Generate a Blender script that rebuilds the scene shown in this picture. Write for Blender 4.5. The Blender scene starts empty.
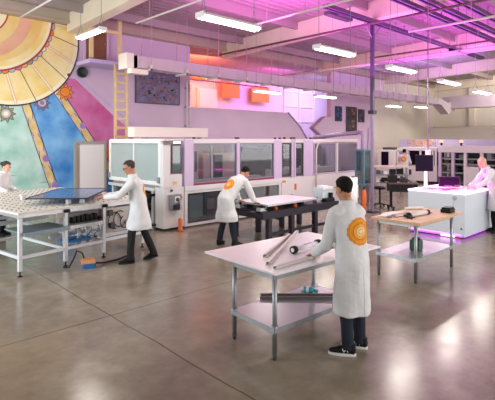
import bpy, bmesh, math, random
from mathutils import Vector, Matrix, noise
from mathutils.bvhtree import BVHTree
random.seed(7)
PI = math.pi
SC = bpy.context.scene
COL = SC.collection

# ------------------------------------------------------------------ camera
cam_d = bpy.data.cameras.new('camera')
cam = bpy.data.objects.new('camera', cam_d); COL.objects.link(cam)
cam.location = (0, 0, 2.1)
cam.rotation_euler = (PI / 2, 0, math.radians(-43.66))
cam_d.sensor_width = 36.0
cam_d.lens = 458.5 / 495 * 36
cam_d.shift_y = -60 / 495
cam_d.clip_end = 200
SC.camera = cam

# ------------------------------------------------------------------ world, lights, exposure
SC.view_settings.view_transform = 'Standard'
SC.view_settings.look = 'None'
SC.view_settings.exposure = 0.15
SC.view_settings.gamma = 1.0
w = bpy.data.worlds.new('world'); SC.world = w; w.use_nodes = True
w.node_tree.nodes['Background'].inputs[0].default_value = (1.0, 0.985, 0.97, 1)
w.node_tree.nodes['Background'].inputs[1].default_value = 0.58
SC.cycles.max_bounces = 8
SC.cycles.transparent_max_bounces = 12
SC.cycles.sample_clamp_indirect = 4.0
SC.cycles.use_denoising = True
SC.cycles.caustics_reflective = False
SC.cycles.caustics_refractive = False


def area(name, loc, target, size, power, color=(1, 1, 1), size_y=None):
    d = bpy.data.lights.new(name, 'AREA'); d.energy = power; d.color = color
    d.shape = 'RECTANGLE'; d.size = size; d.size_y = size_y or size
    o = bpy.data.objects.new(name, d); COL.objects.link(o); o.location = loc
    o.rotation_euler = (Vector(target) - Vector(loc)).to_track_quat('-Z', 'Y').to_euler()
    return o


MAG = (1.0, 0.18, 0.85)
# coloured LED wash on the ceiling
area('led_wash', (14.5, 6.4, 3.95), (14.5, 6.4, 9), 8.0, 430, (0.85, 0.1, 0.95), 4.0)
area('led_wash', (9.0, 8.0, 4.7), (9.0, 8.6, 9), 3.0, 150, (0.95, 0.14, 0.9), 3.0)
area('led_wash', (21.0, 10.0, 4.6), (21.0, 10.5, 9), 5.0, 200, (0.6, 0.3, 1.0), 3.0)
# the coloured room behind the opening
area('back_room_red', (12.6, 16.0, 5.3), (13.0, 18.3, 4.6), 1.8, 230, (1.0, 0.16, 0.08), 1.0)
area('back_room_pink', (18.0, 16.0, 5.3), (18.3, 18.3, 4.0), 2.0, 110, (1.0, 0.14, 0.9), 1.0)
area('back_room_blue', (22.5, 16.0, 5.2), (22.5, 18.3, 3.8), 2.6, 100, (0.5, 0.42, 1.0), 1.0)
area('back_room_white', (15.5, 15.4, 5.2), (15.5, 18.3, 3.0), 4.5, 40, (1.0, 0.7, 0.78), 1.0)
area('back_room_violet', (21.0, 15.0, 5.0), (22.0, 18.3, 2.5), 3.0, 75, (0.85, 0.8, 1.0), 1.0)
# daylight from the loading side at left
area('daylight_door', (-2.8, 8.6, 2.6), (5, 12.5, 2.4), 4.0, 560, (0.88, 0.95, 1.0), 3.2)

# added fill, unseen, right of and behind the camera; brightens the back walls
area('unseen_side_fill', (15.0, -3.6, 2.9), (15.0, 6, -.5), 24.0, 850, (1.0, 0.97, 0.96), 4.6)
area('far_wall_fill', (26.5, 6.0, 5.5), (31, 8, 2.2), 5.0, 330, (1.0, 0.93, 0.84), 1.2)  # added fill without any fixture, brightens the far end wall

# ------------------------------------------------------------------ helpers


def lin(h):
    h = h.lstrip('#')
    v = [int(h[i:i + 2], 16) / 255 for i in (0, 2, 4)]
    return tuple(x / 12.92 if x <= .04045 else ((x + .055) / 1.055) ** 2.4 for x in v)


def mat(name, col, rough=.5, metal=0.0, var=.0, vscale=6.0, bump=0.0, bscale=40.0, emit=None, estr=0.0, spec=.5, col2=None):
    m = bpy.data.materials.new(name); m.use_nodes = True
    nt = m.node_tree; b = nt.nodes['Principled BSDF']
    c = lin(col) if isinstance(col, str) else col
    b.inputs['Base Color'].default_value = (*c, 1)
    b.inputs['Roughness'].default_value = rough
    b.inputs['Metallic'].default_value = metal
    b.inputs['Specular IOR Level'].default_value = spec
    tc = nt.nodes.new('ShaderNodeTexCoord')
    if var > 0 or col2:
        n = nt.nodes.new('ShaderNodeTexNoise'); n.inputs['Scale'].default_value = vscale; n.inputs['Detail'].default_value = 5
        nt.links.new(tc.outputs['Object'], n.inputs['Vector'])
        r = nt.nodes.new('ShaderNodeValToRGB')
        c2 = lin(col2) if isinstance(col2, str) else (col2 or tuple(min(1, x * (1 + var)) for x in c))
        c1 = c if col2 else tuple(x * (1 - var) for x in c)
        r.color_ramp.elements[0].position = .32; r.color_ramp.elements[0].color = (*c1, 1)
        r.color_ramp.elements[1].position = .68; r.color_ramp.elements[1].color = (*c2, 1)
        nt.links.new(n.outputs['Fac'], r.inputs['Fac']); nt.links.new(r.outputs['Color'], b.inputs['Base Color'])
    if bump > 0:
        n = nt.nodes.new('ShaderNodeTexNoise'); n.inputs['Scale'].default_value = bscale; n.inputs['Detail'].default_value = 4
        nt.links.new(tc.outputs['Object'], n.inputs['Vector'])
        bp = nt.nodes.new('ShaderNodeBump'); bp.inputs['Strength'].default_value = bump; bp.inputs['Distance'].default_value = .02
        nt.links.new(n.outputs['Fac'], bp.inputs['Height']); nt.links.new(bp.outputs['Normal'], b.inputs['Normal'])
    if emit:
        b.inputs['Emission Color'].default_value = (*(lin(emit) if isinstance(emit, str) else emit), 1)
        b.inputs['Emission Strength'].default_value = estr
    return m


def glass(name, tint, fac=.25, rough=.05, body=.0, bodycol='#8fa5a8', fres=.5):
    """thin pane: clear see-through plus a mirror share plus a faint milky body"""
    m = bpy.data.materials.new(name); m.use_nodes = True; nt = m.node_tree
    out = nt.nodes['Material Output']; nt.nodes.remove(nt.nodes['Principled BSDF'])
    t = nt.nodes.new('ShaderNodeBsdfTransparent'); t.inputs[0].default_value = (*lin(tint), 1)
    g = nt.nodes.new('ShaderNodeBsdfGlossy'); g.inputs['Roughness'].default_value = rough
    d = nt.nodes.new('ShaderNodeBsdfDiffuse'); d.inputs[0].default_value = (*lin(bodycol), 1)
    m1 = nt.nodes.new('ShaderNodeMixShader'); m1.inputs[0].default_value = body
    nt.links.new(t.outputs[0], m1.inputs[1]); nt.links.new(d.outputs[0], m1.inputs[2])
    f = nt.nodes.new('ShaderNodeFresnel'); f.inputs[0].default_value = 1.5
    mx = nt.nodes.new('ShaderNodeMath'); mx.operation = 'MULTIPLY_ADD'; mx.inputs[1].default_value = fres; mx.inputs[2].default_value = fac; mx.use_clamp = True
    nt.links.new(f.outputs[0], mx.inputs[0])
    m2 = nt.nodes.new('ShaderNodeMixShader'); nt.links.new(mx.outputs[0], m2.inputs[0])
    nt.links.new(m1.outputs[0], m2.inputs[1]); nt.links.new(g.outputs[0], m2.inputs[2])
    nt.links.new(m2.outputs[0], out.inputs[0])
    return m


class MB:
    """collects shapes, links them as ONE mesh object"""

    def __init__(s):
        s.bm = bmesh.new(); s.mi = 0

    def _tag(s, faces):
        for f in faces: f.material_index = s.mi

    def face(s, pts):
        f = s.bm.faces.new([s.bm.verts.new(p) for p in pts]); f.material_index = s.mi; return f

    def box(s, x0, x1, y0, y1, z0, z1, M=None):
        v = [Vector((x, y, z)) for z in (z0, z1) for y in (y0, y1) for x in (x0, x1)]
        if M: v = [M @ p for p in v]
        b = [s.bm.verts.new(p) for p in v]
        for q in ((0, 2, 3, 1), (4, 5, 7, 6), (0, 1, 5, 4), (2, 6, 7, 3), (0, 4, 6, 2), (1, 3, 7, 5)):
            f = s.bm.faces.new([b[i] for i in q]); f.material_index = s.mi
        return s

    def bar(s, a, b, wd, ht, up=(0, 0, 1)):
        a, b = Vector(a), Vector(b); t = (b - a); L = t.length; t.normalize()
        u = Vector(up)
        if abs(t.dot(u)) > .99: u = Vector((0, 1, 0))
        side = t.cross(u).normalized(); u = side.cross(t).normalized()
        M = Matrix((side, t, u)).transposed().to_4x4(); M.translation = a
        return s.box(-wd / 2, wd / 2, 0, L, -ht / 2, ht / 2, M)

    def rings(s, rr, cap=True, closed=True):
        vs = [[s.bm.verts.new(p) for p in r] for r in rr]
        n = len(vs[0])
        for a, b in zip(vs, vs[1:]):
            for i in range(n if closed else n - 1):
                f = s.bm.faces.new((a[i], a[(i + 1) % n], b[(i + 1) % n], b[i])); f.material_index = s.mi; f.smooth = True
        if cap:
            f = s.bm.faces.new(vs[0][::-1]); f.material_index = s.mi
            f = s.bm.faces.new(vs[-1]); f.material_index = s.mi
        return s

    def tube(s, pts, rad, seg=10, xref=(1, 0, 0), cap=True):
        pts = [Vector(p) for p in pts]; n = len(pts)
        if not isinstance(rad, (list,)): rad = [rad] * n
        rr = []; prev = None
        for i, p in enumerate(pts):
            t = (pts[min(i + 1, n - 1)] - pts[max(i - 1, 0)]).normalized()
            x = Vector(xref) if prev is None else prev
            x = x - t * x.dot(t)
            if x.length < 1e-3:
                x = Vector((0, 1, 0)) - t * t.y
                if x.length < 1e-3: x = Vector((0, 0, 1))
            x.normalize(); y = t.cross(x).normalized()
            if prev is not None or True: prev = x
            r = rad[i]; a, b = (r if isinstance(r, tuple) else (r, r))
            rr.append([p + x * (a * math.cos(k * 2 * PI / seg)) + y * (b * math.sin(k * 2 * PI / seg)) for k in range(seg)])
        return s.rings(rr, cap)

    def cyl(s, a, b, r, r2=None, seg=16):
        return s.tube([a, b], [r, r if r2 is None else r2], seg)

    def ell(s, c, r, M=None, u=16, v=12):
        c = Vector(c); rr = []
        for j in range(v + 1):
            th = PI * (j + .02) / (v + .04)
            ring = []
            for i in range(u):
                ph = 2 * PI * i / u
                p = Vector((r[0] * math.sin(th) * math.cos(ph), r[1] * math.sin(th) * math.sin(ph), -r[2] * math.cos(th)))
                ring.append(c + ((M @ p) if M else p))
            rr.append(ring)
        return s.rings(rr, True)

    def prism(s, pts, vec):
        """flat polygon pts (3d) pushed along vec"""
        vec = Vector(vec); pts = [Vector(p) for p in pts]
        a = [s.bm.verts.new(p) for p in pts]; b = [s.bm.verts.new(p + vec) for p in pts]
        n = len(a); fs = [s.bm.faces.new(a[::-1]), s.bm.faces.new(b)]
        for i in range(n): fs.append(s.bm.faces.new((a[i], a[(i + 1) % n], b[(i + 1) % n], b[i])))
        s._tag(fs); return s

    def lathe(s, prof, c=(0, 0, 0), seg=20):
        c = Vector(c)
        return s.rings([[c + Vector((max(r, 1e-4) * math.cos(2 * PI * i / seg), max(r, 1e-4) * math.sin(2 * PI * i / seg), z)) for i in range(seg)] for r, z in prof])

    def addmesh(s, me, M=None):
        k = len(s.bm.faces)
        s.bm.from_mesh(me)
        s.bm.faces.ensure_lookup_table()
        for f in s.bm.faces[k:]: f.material_index = s.mi
        return s

    def build(s, name, mats, parent=None, world=False, bevel=0.0, smooth=False, fix=True):
        if fix: bmesh.ops.recalc_face_normals(s.bm, faces=s.bm.faces[:])
        me = bpy.data.meshes.new(name); s.bm.to_mesh(me); s.bm.free()
        for m in (mats if isinstance(mats, (list, tuple)) else [mats]): me.materials.append(m)
        o = bpy.data.objects.new(name, me); COL.objects.link(o)
        if parent:
            if world: me.transform(wmat(parent).inverted())
            o.parent = parent
        if smooth:
            for p in me.polygons: p.use_smooth = True
        if bevel > 0:
            b = o.modifiers.new('bevel', 'BEVEL'); b.width = bevel; b.segments = 2; b.limit_method = 'ANGLE'
        return o


def wmat(o):
    M = Matrix.LocRotScale(o.location, o.rotation_euler, o.scale)
    return (wmat(o.parent) @ M) if o.parent else M


def tag(o, label, cat, group=None, kind=None):
    o['label'] = label; o['category'] = cat
    if group: o['group'] = group
    if kind: o['kind'] = kind
    return o


def struct(o, label=None):
    o['kind'] = 'structure'
    if label: o['label'] = label
    return o


def thing(name, label, cat, loc=(0, 0, 0), rz=0.0, group=None):
    o = bpy.data.objects.new(name, None); COL.objects.link(o)
    o.location = loc; o.rotation_euler = (0, 0, rz); o.empty_display_size = .1
    return tag(o, label, cat, group)


def one(mb, name, mats, label, cat, loc, rz=0.0, group=None, world=False, **k):
    """a thing that is a single mesh"""
    o = mb.build(name, mats, **k); o.location = loc; o.rotation_euler = (0, 0, rz)
    if world: o.data.transform(wmat(o).inverted())
    return tag(o, label, cat, group)


def copy_tree(o, parent=None):
    c = o.copy(); COL.objects.link(c)
    if parent: c.parent = parent
    for ch in list(o.children): copy_tree(ch, c)
    return c


def ceil_z(y): return 5.95 + .035 * (14 - y)


# ------------------------------------------------------------------ materials
M = {}
M['white_paint'] = mat('white_paint', '#e9e6e4', .45)
M['machine_white'] = mat('machine_white', '#dfd9da', .4)
M['machine_lilac'] = mat('machine_lilac', '#cdb8d6', .4)
M['warm_white'] = mat('warm_white', '#e6dcd2', .5)
M['alu'] = mat('alu', '#c9c9cc', .32, .85, .06, 20)
M['alu_white'] = mat('alu_white', '#d8dadd', .38, .3)
M['steel'] = mat('steel', '#9b9fa2', .36, .7, .08, 15)
M['shelf_steel'] = mat('shelf_steel', '#d8d2dc', .3, .7)
M['dark_steel'] = mat('dark_steel', '#2e2a33', .45, .4)
M['black'] = mat('black', '#141417', .5, spec=.25)
M['black_rubber'] = mat('black_rubber', '#1a1a1c', .8)
M['grey'] = mat('grey', '#85858a', .5)
M['dark_grey'] = mat('dark_grey', '#4a484c', .5)
M['blue_plastic'] = mat('blue_plastic', '#1f6fb0', .4)
M['orange_plastic'] = mat('orange_plastic', '#e06a24', .45)
M['wood'] = mat('wood', '#c79a72', .45, 0, 0, 5, col2='#dab491')
M['ladder_wood'] = mat('ladder_wood', '#d9bd8b', .55, 0, .08, 8)
M['white_board'] = mat('white_board', '#f0e8ee', .3, 0, .02, 3)
M['coat'] = mat('coat', '#dededf', .85, 0, .06, 5, .7, 11)
M['navy'] = mat('navy', '#1b2130', .85, 0, .2, 12, .2, 60)
M['black_cloth'] = mat('black_cloth', '#17171a', .85, 0, .2, 12)
M['skin'] = mat('skin', '#b98466', .5, 0, .06, 14)
M['skin_pale'] = mat('skin_pale', '#d9a78c', .5, 0, .06, 14)
M['skin_dark'] = mat('skin_dark', '#8a5a40', .5, 0, .06, 14)
M['hair'] = mat('hair', '#19120f', .7, 0, .3, 60, .5, 90, spec=.15)
M['hair_brown'] = mat('hair_brown', '#3a2a22', .6, 0, .3, 60, .5, 90)
M['eye_white'] = mat('eye_white', '#e8e4de', .3)
M['logo_orange'] = mat('logo_orange', '#e58a12', .8, 0, .12, 30)
M['logo_yellow'] = mat('logo_yellow', '#f0ae3a', .8, 0, .1, 30)
M['logo_pale'] = mat('logo_pale', '#ecd2a4', .8, 0, .12, 30)
M['logo_rust'] = mat('logo_rust', '#c8640c', .8)
M['led_magenta'] = mat('led_magenta', '#c060ff', .5, emit=(.62, .06, .9), estr=1.0)
M['led_glow_white'] = mat('led_glow_white', '#ffffff', .5, emit=(1.0, .5, 1.0), estr=1.8)  # LED strips; also the painted-in glow of the monitor stand
M['tube_light'] = mat('tube_light', '#ffffff', .4, emit=(1.0, .93, .85), estr=9)
M['red_lamp'] = mat('red_lamp', '#ff5040', .4, emit=(1.0, .25, .15), estr=3)
M['pane'] = glass('pane', '#e6e8ea', .0, .04, .05, '#b5aebb', .22)
M['pane_end'] = glass('pane_end', '#e2ecec', .05, .03, .4, '#dfe8e8')
M['pane_teal'] = glass('pane_teal', '#7fa0a6', .15, .05, .25, '#5e7f88')
M['screen'] = mat('screen', '#160a22', .3, spec=.08)
M['cell_blue'] = mat('cell_blue', '#4a70a4', .14, .1, .12, 3, spec=.9)
M['duct'] = mat('duct', '#c3b3bd', .5, .15, .05, 2)
M['pipe_pink'] = mat('pipe_pink', '#b98f9d', .45)
M['pipe_dark'] = mat('pipe_dark', '#6b4450', .5)
M['pipe_white'] = mat('pipe_white', '#dccfca', .5)
M['rail_purple'] = mat('rail_purple', '#584466', .4, .4)
M['strut'] = mat('strut', '#8f7f98', .4, .4)
M['purple_tube'] = mat('purple_tube', '#9a8aa8', .4, .2)
M['red_strip'] = mat('red_strip', '#8e2e45', .5)
M['beige'] = mat('beige', '#d6c4b4', .5)


def floor_mat():
    m = mat('polished_concrete', '#8a8078', .2)
    nt = m.node_tree; b = nt.nodes['Principled BSDF']; L = nt.links
    tc = nt.nodes.new('ShaderNodeTexCoord')

    def nz(s, d=6, rough=.6):
        n = nt.nodes.new('ShaderNodeTexNoise'); n.inputs['Scale'].default_value = s; n.inputs['Detail'].default_value = d
        n.inputs['Roughness'].default_value = rough; L.new(tc.outputs['Object'], n.inputs['Vector']); return n
    n1, n2 = nz(.55), nz(5, 8, .7)
    r1 = nt.nodes.new('ShaderNodeValToRGB')
    r1.color_ramp.elements[0].position = .3; r1.color_ramp.elements[0].color = (*lin('#7c7062'), 1)
    r1.color_ramp.elements[1].position = .7; r1.color_ramp.elements[1].color = (*lin('#a09583'), 1)
    L.new(n1.outputs['Fac'], r1.inputs['Fac'])
    r2 = nt.nodes.new('ShaderNodeValToRGB')
    r2.color_ramp.elements[0].position = .3; r2.color_ramp.elements[0].color = (.8, .79, .78, 1)
    r2.color_ramp.elements[1].position = .65; r2.color_ramp.elements[1].color = (1.06, 1.05, 1.03, 1)
    L.new(n2.outputs['Fac'], r2.inputs['Fac'])
    mu = nt.nodes.new('ShaderNodeMix'); mu.data_type = 'RGBA'; mu.blend_type = 'MULTIPLY'; mu.inputs[0].default_value = 1
    L.new(r1.outputs['Color'], mu.inputs[6]); L.new(r2.outputs['Color'], mu.inputs[7])
    # saw-cut joints
    sx = nt.nodes.new('ShaderNodeSeparateXYZ'); L.new(tc.outputs['Object'], sx.inputs[0])
    wob = nz(1.3, 3)

    def ma(op, a, bb=None):
        n = nt.nodes.new('ShaderNodeMath'); n.operation = op
        for i, v in enumerate((a, bb)):
            if v is None: continue
            if isinstance(v, (int, float)): n.inputs[i].default_value = v
            else: L.new(v, n.inputs[i])
        return n.outputs[0]
    wv = ma('MULTIPLY', ma('SUBTRACT', wob.outputs['Fac'], .5), .07)

    def joint(o, off, per, wd, wob_=None):
        v = ma('SUBTRACT', o, off)
        if wob_ is not None: v = ma('ADD', v, wob_)
        v = ma('ABSOLUTE', ma('SUBTRACT', ma('MODULO', ma('ADD', v, per * 10.5), per), per / 2))
        return ma('LESS_THAN', v, wd)
    j = ma('MAXIMUM', joint(sx.outputs[0], 2.6, 6.2, .009, wv), joint(sx.outputs[1], 5.1, 6.2, .011))
    dk = nt.nodes.new('ShaderNodeMix'); dk.data_type = 'RGBA'; dk.inputs[7].default_value = (*lin('#4a4039'), 1)
    L.new(ma('MULTIPLY', j, .75), dk.inputs[0]); L.new(mu.outputs[2], dk.inputs[6]); L.new(dk.outputs[2], b.inputs['Base Color'])
    rr = nt.nodes.new('ShaderNodeMapRange'); rr.inputs[1].default_value = .3; rr.inputs[2].default_value = .7
    rr.inputs[3].default_value = .13; rr.inputs[4].default_value = .27
    L.new(n2.outputs['Fac'], rr.inputs[0]); L.new(rr.outputs[0], b.inputs['Roughness'])
    bp = nt.nodes.new('ShaderNodeBump'); bp.inputs['Strength'].default_value = .05; bp.inputs['Distance'].default_value = .02
    L.new(n1.outputs['Fac'], bp.inputs['Height']); L.new(bp.outputs['Normal'], b.inputs['Normal'])
    b.inputs['Specular IOR Level'].default_value = .6
    return m


def deck_mat():
    m = mat('roof_deck', '#a0948f', .6)
    nt = m.node_tree; b = nt.nodes['Principled BSDF']; L = nt.links
    tc = nt.nodes.new('ShaderNodeTexCoord')
    wv = nt.nodes.new('ShaderNodeTexWave'); wv.inputs['Scale'].default_value = 1.2; wv.bands_direction = 'Y'
    L.new(tc.outputs['Object'], wv.inputs['Vector'])
    bp = nt.nodes.new('ShaderNodeBump'); bp.inputs['Strength'].default_value = .5; bp.inputs['Distance'].default_value = .05
    L.new(wv.outputs['Fac'], bp.inputs['Height']); L.new(bp.outputs['Normal'], b.inputs['Normal'])
    return m


M['floor'] = floor_mat()
M['deck'] = deck_mat()
M['beam_cream'] = mat('beam_cream', '#ecdfc6', .55, 0, .04, 1.5)
M['wall_lilac'] = mat('wall_lilac', '#d0b6ce', .7, 0, .03, 1.2)
M['wall_white'] = mat('wall_white', '#dcd3d8', .7, 0, .03, 1.2)
M['wall_end'] = mat('wall_end', '#e2d9cd', .7, 0, .04, .8)
M['girder'] = mat('girder', '#bbab97', .6)

# ------------------------------------------------------------------ the setting
mb = MB(); mb.box(-4, 31.2, -4, 20, -.12, 0)
struct(mb.build('floor', M['floor']))

mb = MB(); mb.prism([(-4, y, ceil_z(y)) for y in (-4, 20)] + [(-4, y, ceil_z(y) + .15) for y in (20, -4)], (35.2, 0, 0))
ceiling = struct(mb.build('ceiling', M['deck']))
for x in (-.6, 5.67, 11.95, 18.2, 24.5, 30.6):            # deep box beams across the hall
    ye = 13.93 if x < 6 else 14
    mb = MB(); mb.prism([(x, y, ceil_z(y) - .56) for y in (-4, ye)] + [(x, y, ceil_z(y)) for y in (ye, -4)], (.34, 0, 0))
    mb.build('roof_beam', M['beam_cream'], ceiling, bevel=.01)
for k in range(7):
    y = -3.4 + 2.7 * k
    mb = MB(); mb.box(-4, 31, y - .05, y + .05, ceil_z(y) - .24, ceil_z(y) + .01)
    mb.build('purlin', M['deck'], ceiling)
mb = MB(); mb.box(-4, 31, 13.72, 14, 5.66, 5.97); mb.build('girder', M['girder'], ceiling)
mb = MB(); mb.box(-4, 31, 13.66, 14.0, 5.62, 5.67); mb.build('girder_flange', M['girder'], ceiling)

# back wall with the hourglass opening cut through it
mb = MB()
mb.prism([(-4, 14, 0), (31, 14, 0), (31, 14, 5.95), (19.25, 14, 5.95), (19.25, 14, 3.27), (18.72, 14, 3.27), (17.76, 14, 2.69),
          (18.75, 14, 2.15), (17.3, 14, 2.15), (16.8, 14, 2.72), (15.94, 14, 3.36), (10.36, 14, 3.36), (10.36, 14, 5.95), (-4, 14, 5.95)], (0, .25, 0))
wall = mb.build('wall_back', [M['wall_lilac']])
struct(wall)
for i, (a, b) in enumerate([((16.8, 2.72), (17.3, 2.15)), ((17.76, 2.69), (18.75, 2.15)), ((18.72, 3.27), (17.76, 2.69)), ((15.94, 3.36), (16.8, 2.72))]):
    mb = MB(); mb.bar((a[0], 13.98, a[1]), (b[0], 13.98, b[1]), .3 if i > 3 else .06, .05, (0, 1, 0))
    struct(mb.build('trim_%d' % (i + 1), M['purple_tube']))
mb = MB(); mb.box(23.0, 31, 13.95, 14, 0, 5.6); struct(mb.build('wall_back_far', M['wall_end']))
# the bright room behind it
mb = MB(); mb.box(9.0, 27, 18.3, 18.5, 0, 5.9); struct(mb.build('wall_back_room', M['wall_white']))
mb = MB(); mb.box(9.0, 9.2, 14.25, 18.3, 0, 5.9); struct(mb.build('wall_back_room_left', M['wall_white']))
mb = MB(); mb.box(26.8, 27, 14.25, 18.3, 0, 5.9); struct(mb.build('wall_back_room_right', M['wall_white']))
mb = MB()
for x in (15.0, 20.4, 21.8, 23.2): mb.box(x, x + .08, 18.2, 18.3, 2.2, 5.4)
for z in (3.2, 4.1, 5.0): mb.box(20.4, 23.28, 18.22, 18.3, z, z + .06)
struct(mb.build('trim_5', M['white_paint']))
mb = MB(); mb.box(13.9, 15.2, 18.16, 18.3, 2.4, 4.7); mb.box(13.98, 15.12, 18.1, 18.16, 2.4, 4.62); struct(mb.build('door_3', M['white_paint']))
# far end wall with its ledge
mb = MB(); mb.box(31, 31.25, -4, 20, 0, 6.6); struct(mb.build('wall_end', M['wall_end']))
mb = MB(); mb.prism([(30.0, -4, 2.9), (31, -4, 3.0), (31, -4, 1.0), (30.0, -4, 1.0)], (0, 18, 0)); struct(mb.build('trim_6', M['wall_end']))
for i, y in enumerate((11.2, 17.6, 5.0)):
    mb = MB(); mb.box(30.75, 31, y, y + .35, 2.95, 6.3); struct(mb.build('trim_%d' % (7 + i), M['wall_end']))

# lower doorway in the mural
d1 = bpy.data.objects.new('door_1', None); COL.objects.link(d1); d1.location = (6.42, 13.95, 0); struct(d1)
mb = MB(); mb.box(-.36, .44, -.04, .02, 0, 1.98); mb.build('door_leaf', mat('door_white', '#f7f7f4', .5), d1)
mb = MB(); mb.box(-.46, -.36, -.05, .03, 0, 1.98); mb.build('door_reveal', mat('reveal', '#c4b2a4', .6), d1)
mb = MB(); mb.box(-.53, -.46, -.1, .03, 0, 2.06); mb.box(.44, .51, -.1, .03, 0, 2.06); mb.box(-.46, .44, -.1, .03, 1.98, 2.06); mb.build('door_frame', mat('door_grey', '#aca59c', .5), d1)
# upper brown door on the landing
d2 = bpy.data.objects.new('door_2', None); COL.objects.link(d2); d2.location = (6.62, 13.97, 4.45); struct(d2)
mb = MB(); mb.box(-.35, .35, -.04, .03, 0, 1.17); mb.build('door_leaf', mat('brown_door', '#7d4b2a', .5, 0, .15, 3), d2)
mb = MB(); mb.ell((.28, -.07, .75), (.03, .03, .03)); mb.build('door_handle', M['steel'], d2)
mb = MB(); mb.box(-.41, -.35, -.06, .03, 0, 1.18); mb.box(.35, .41, -.06, .03, 0, 1.18); mb.build('door_frame', M['wall_lilac'], d2)

# ------------------------------------------------------------------ mural


def clip(poly, zmax=5.61, zmin=.02, xmin=-2):
    def cut(P, f):
        o = []
        for i in range(len(P)):
            a, b = P[i - 1], P[i]; fa, fb = f(a), f(b)
            if (fa >= 0) != (fb >= 0):
                t = fa / (fa - fb); o.append((a[0] + (b[0] - a[0]) * t, a[1] + (b[1] - a[1]) * t))
            if fb >= 0: o.append(b)
        return o
    P = cut(poly, lambda p: zmax - p[1])
    if P: P = cut(P, lambda p: p[1] - zmin)
    return P


def circle(cx, cz, r, n=96, wob=0.0, nw=24):
    return [(cx + (r + wob * abs(math.sin(nw * k * PI / n))) * math.cos(2 * PI * k / n), cz + (r + wob * abs(math.sin(nw * k * PI / n))) * math.sin(2 * PI * k / n)) for k in range(n)]


mural_cols = dict(teal=('#8fc2b4', '#d0e8de', 1.6), blue=('#2f7cc8', '#86bfe8', 1.3), pink=('#c0508f', '#cf7fb0', 1.5), yellow=('#ecca6c', '#f6e6b4', 1.3),
                  ochre=('#e4bc68', '#efd694', 1.2), peach=('#e0a084', '#e8b894', 1.5), cream=('#f0e2b4', '#f4ecd2', 1.5), red=('#b03530', '#b03530', 1), dark=('#35283c', '#35283c', 1),
                  tan=('#d0b070', '#e6cf94', 3), violet=('#8d70b5', '#a68cc8', 3), orange=('#e07a28', '#ea9440', 3), mauve=('#7d6a90', '#9a86a4', 3), rose=('#d66a86', '#dd8a98', 3),
                  grey=('#b7b0c4', '#c8c2d0', 3), green=('#7fa58c', '#94b89a', 3), lilac=('#bfa6d4', '#c9b4da', 2), skyblue=('#2389cf', '#3f9fda', 2), olive=('#8f8f5a', '#a8a66c', 3))
mkeys = list(mural_cols); mmats = [mat('mural_' + k, v[0], .75, col2=v[1], vscale=v[2]) for k, v in mural_cols.items()]
mb = MB(); lay = [0]


def paint(poly, col, lift=True):
    if lift: lay[0] += 1
    P = clip(poly)
    if len(P) < 3: return
    y = 13.997 - lay[0] * .0003
    mb.mi = mkeys.index(col)
    mb.face([(p[0], y, p[1]) for p in P])


def ribbon(a, b, wd, col, wave=.0, n=26, cyc=4, ph=0.0, off=0.0):
    ax, az = a; bx, bz = b; L = math.hypot(bx - ax, bz - az); nx, nz = -(bz - az) / L, (bx - ax) / L
    lay[0] += 1
    for k in range(n):
        q = []
        for t, s in ((k / n, -1), ((k + 1) / n, -1), ((k + 1) / n, 1), (k / n, 1)):
            o = off + wave * math.sin(cyc * 2 * PI * t + ph) + s * wd / 2
            q.append((ax + (bx - ax) * t + nx * o, az + (bz - az) * t + nz * o))
        paint(q, col, False)


def seg(a, b, wd, col): ribbon(a, b, wd, col, n=1)


def star(cx, cz, r, n, col, inner=.6, rot=0.0):
    paint([(cx + (r if k % 2 == 0 else r * inner) * math.cos(rot + PI * k / n), cz + (r if k % 2 == 0 else r * inner) * math.sin(rot + PI * k / n)) for k in range(2 * n)], col)


# fields below the sun
paint([(-2, 4), (4.5, 3.4), (4.5, 3.17), (5.55, .02), (-2, .02)], 'teal')
for k in range(22): # loose brush strokes of the sea
    x = random.uniform(2.5, 4.9); z = random.uniform(.75, 1.35); L = random.uniform(.2, .7)
    paint([(x, z), (x + L, z + .015), (x + L * .6, z + .05), (x + .1, z + .04)], random.choice(['teal', 'green', 'teal']), True)
paint([(4.55, 3.5), (5.3, 3.9), (6.5, 2.15), (7.6, .02), (5.5, .02)], 'blue')
paint([(5.35, 4.0), (5.95, 4.0), (7.25, 2.89), (8.7, 1.8), (8.7, .02), (7.5, .02), (6.44, 2.16)], 'pink')
paint([(5.85, 4.15), (7.3, 3.05), (8.8, 1.9), (8.8, 2.0), (7.3, 3.12), (5.9, 4.2)], 'lilac')
paint([(6.95, 1.62), (7.2, 1.65), (7.6, .9), (7.6, .02), (6.95, .02)], 'skyblue')
paint([(6.85, 1.98), (7.05, 1.9), (7.3, 1.2), (7.25, .8), (7.12, .9), (7.1, 1.3), (6.9, 1.6)], 'orange')
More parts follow.
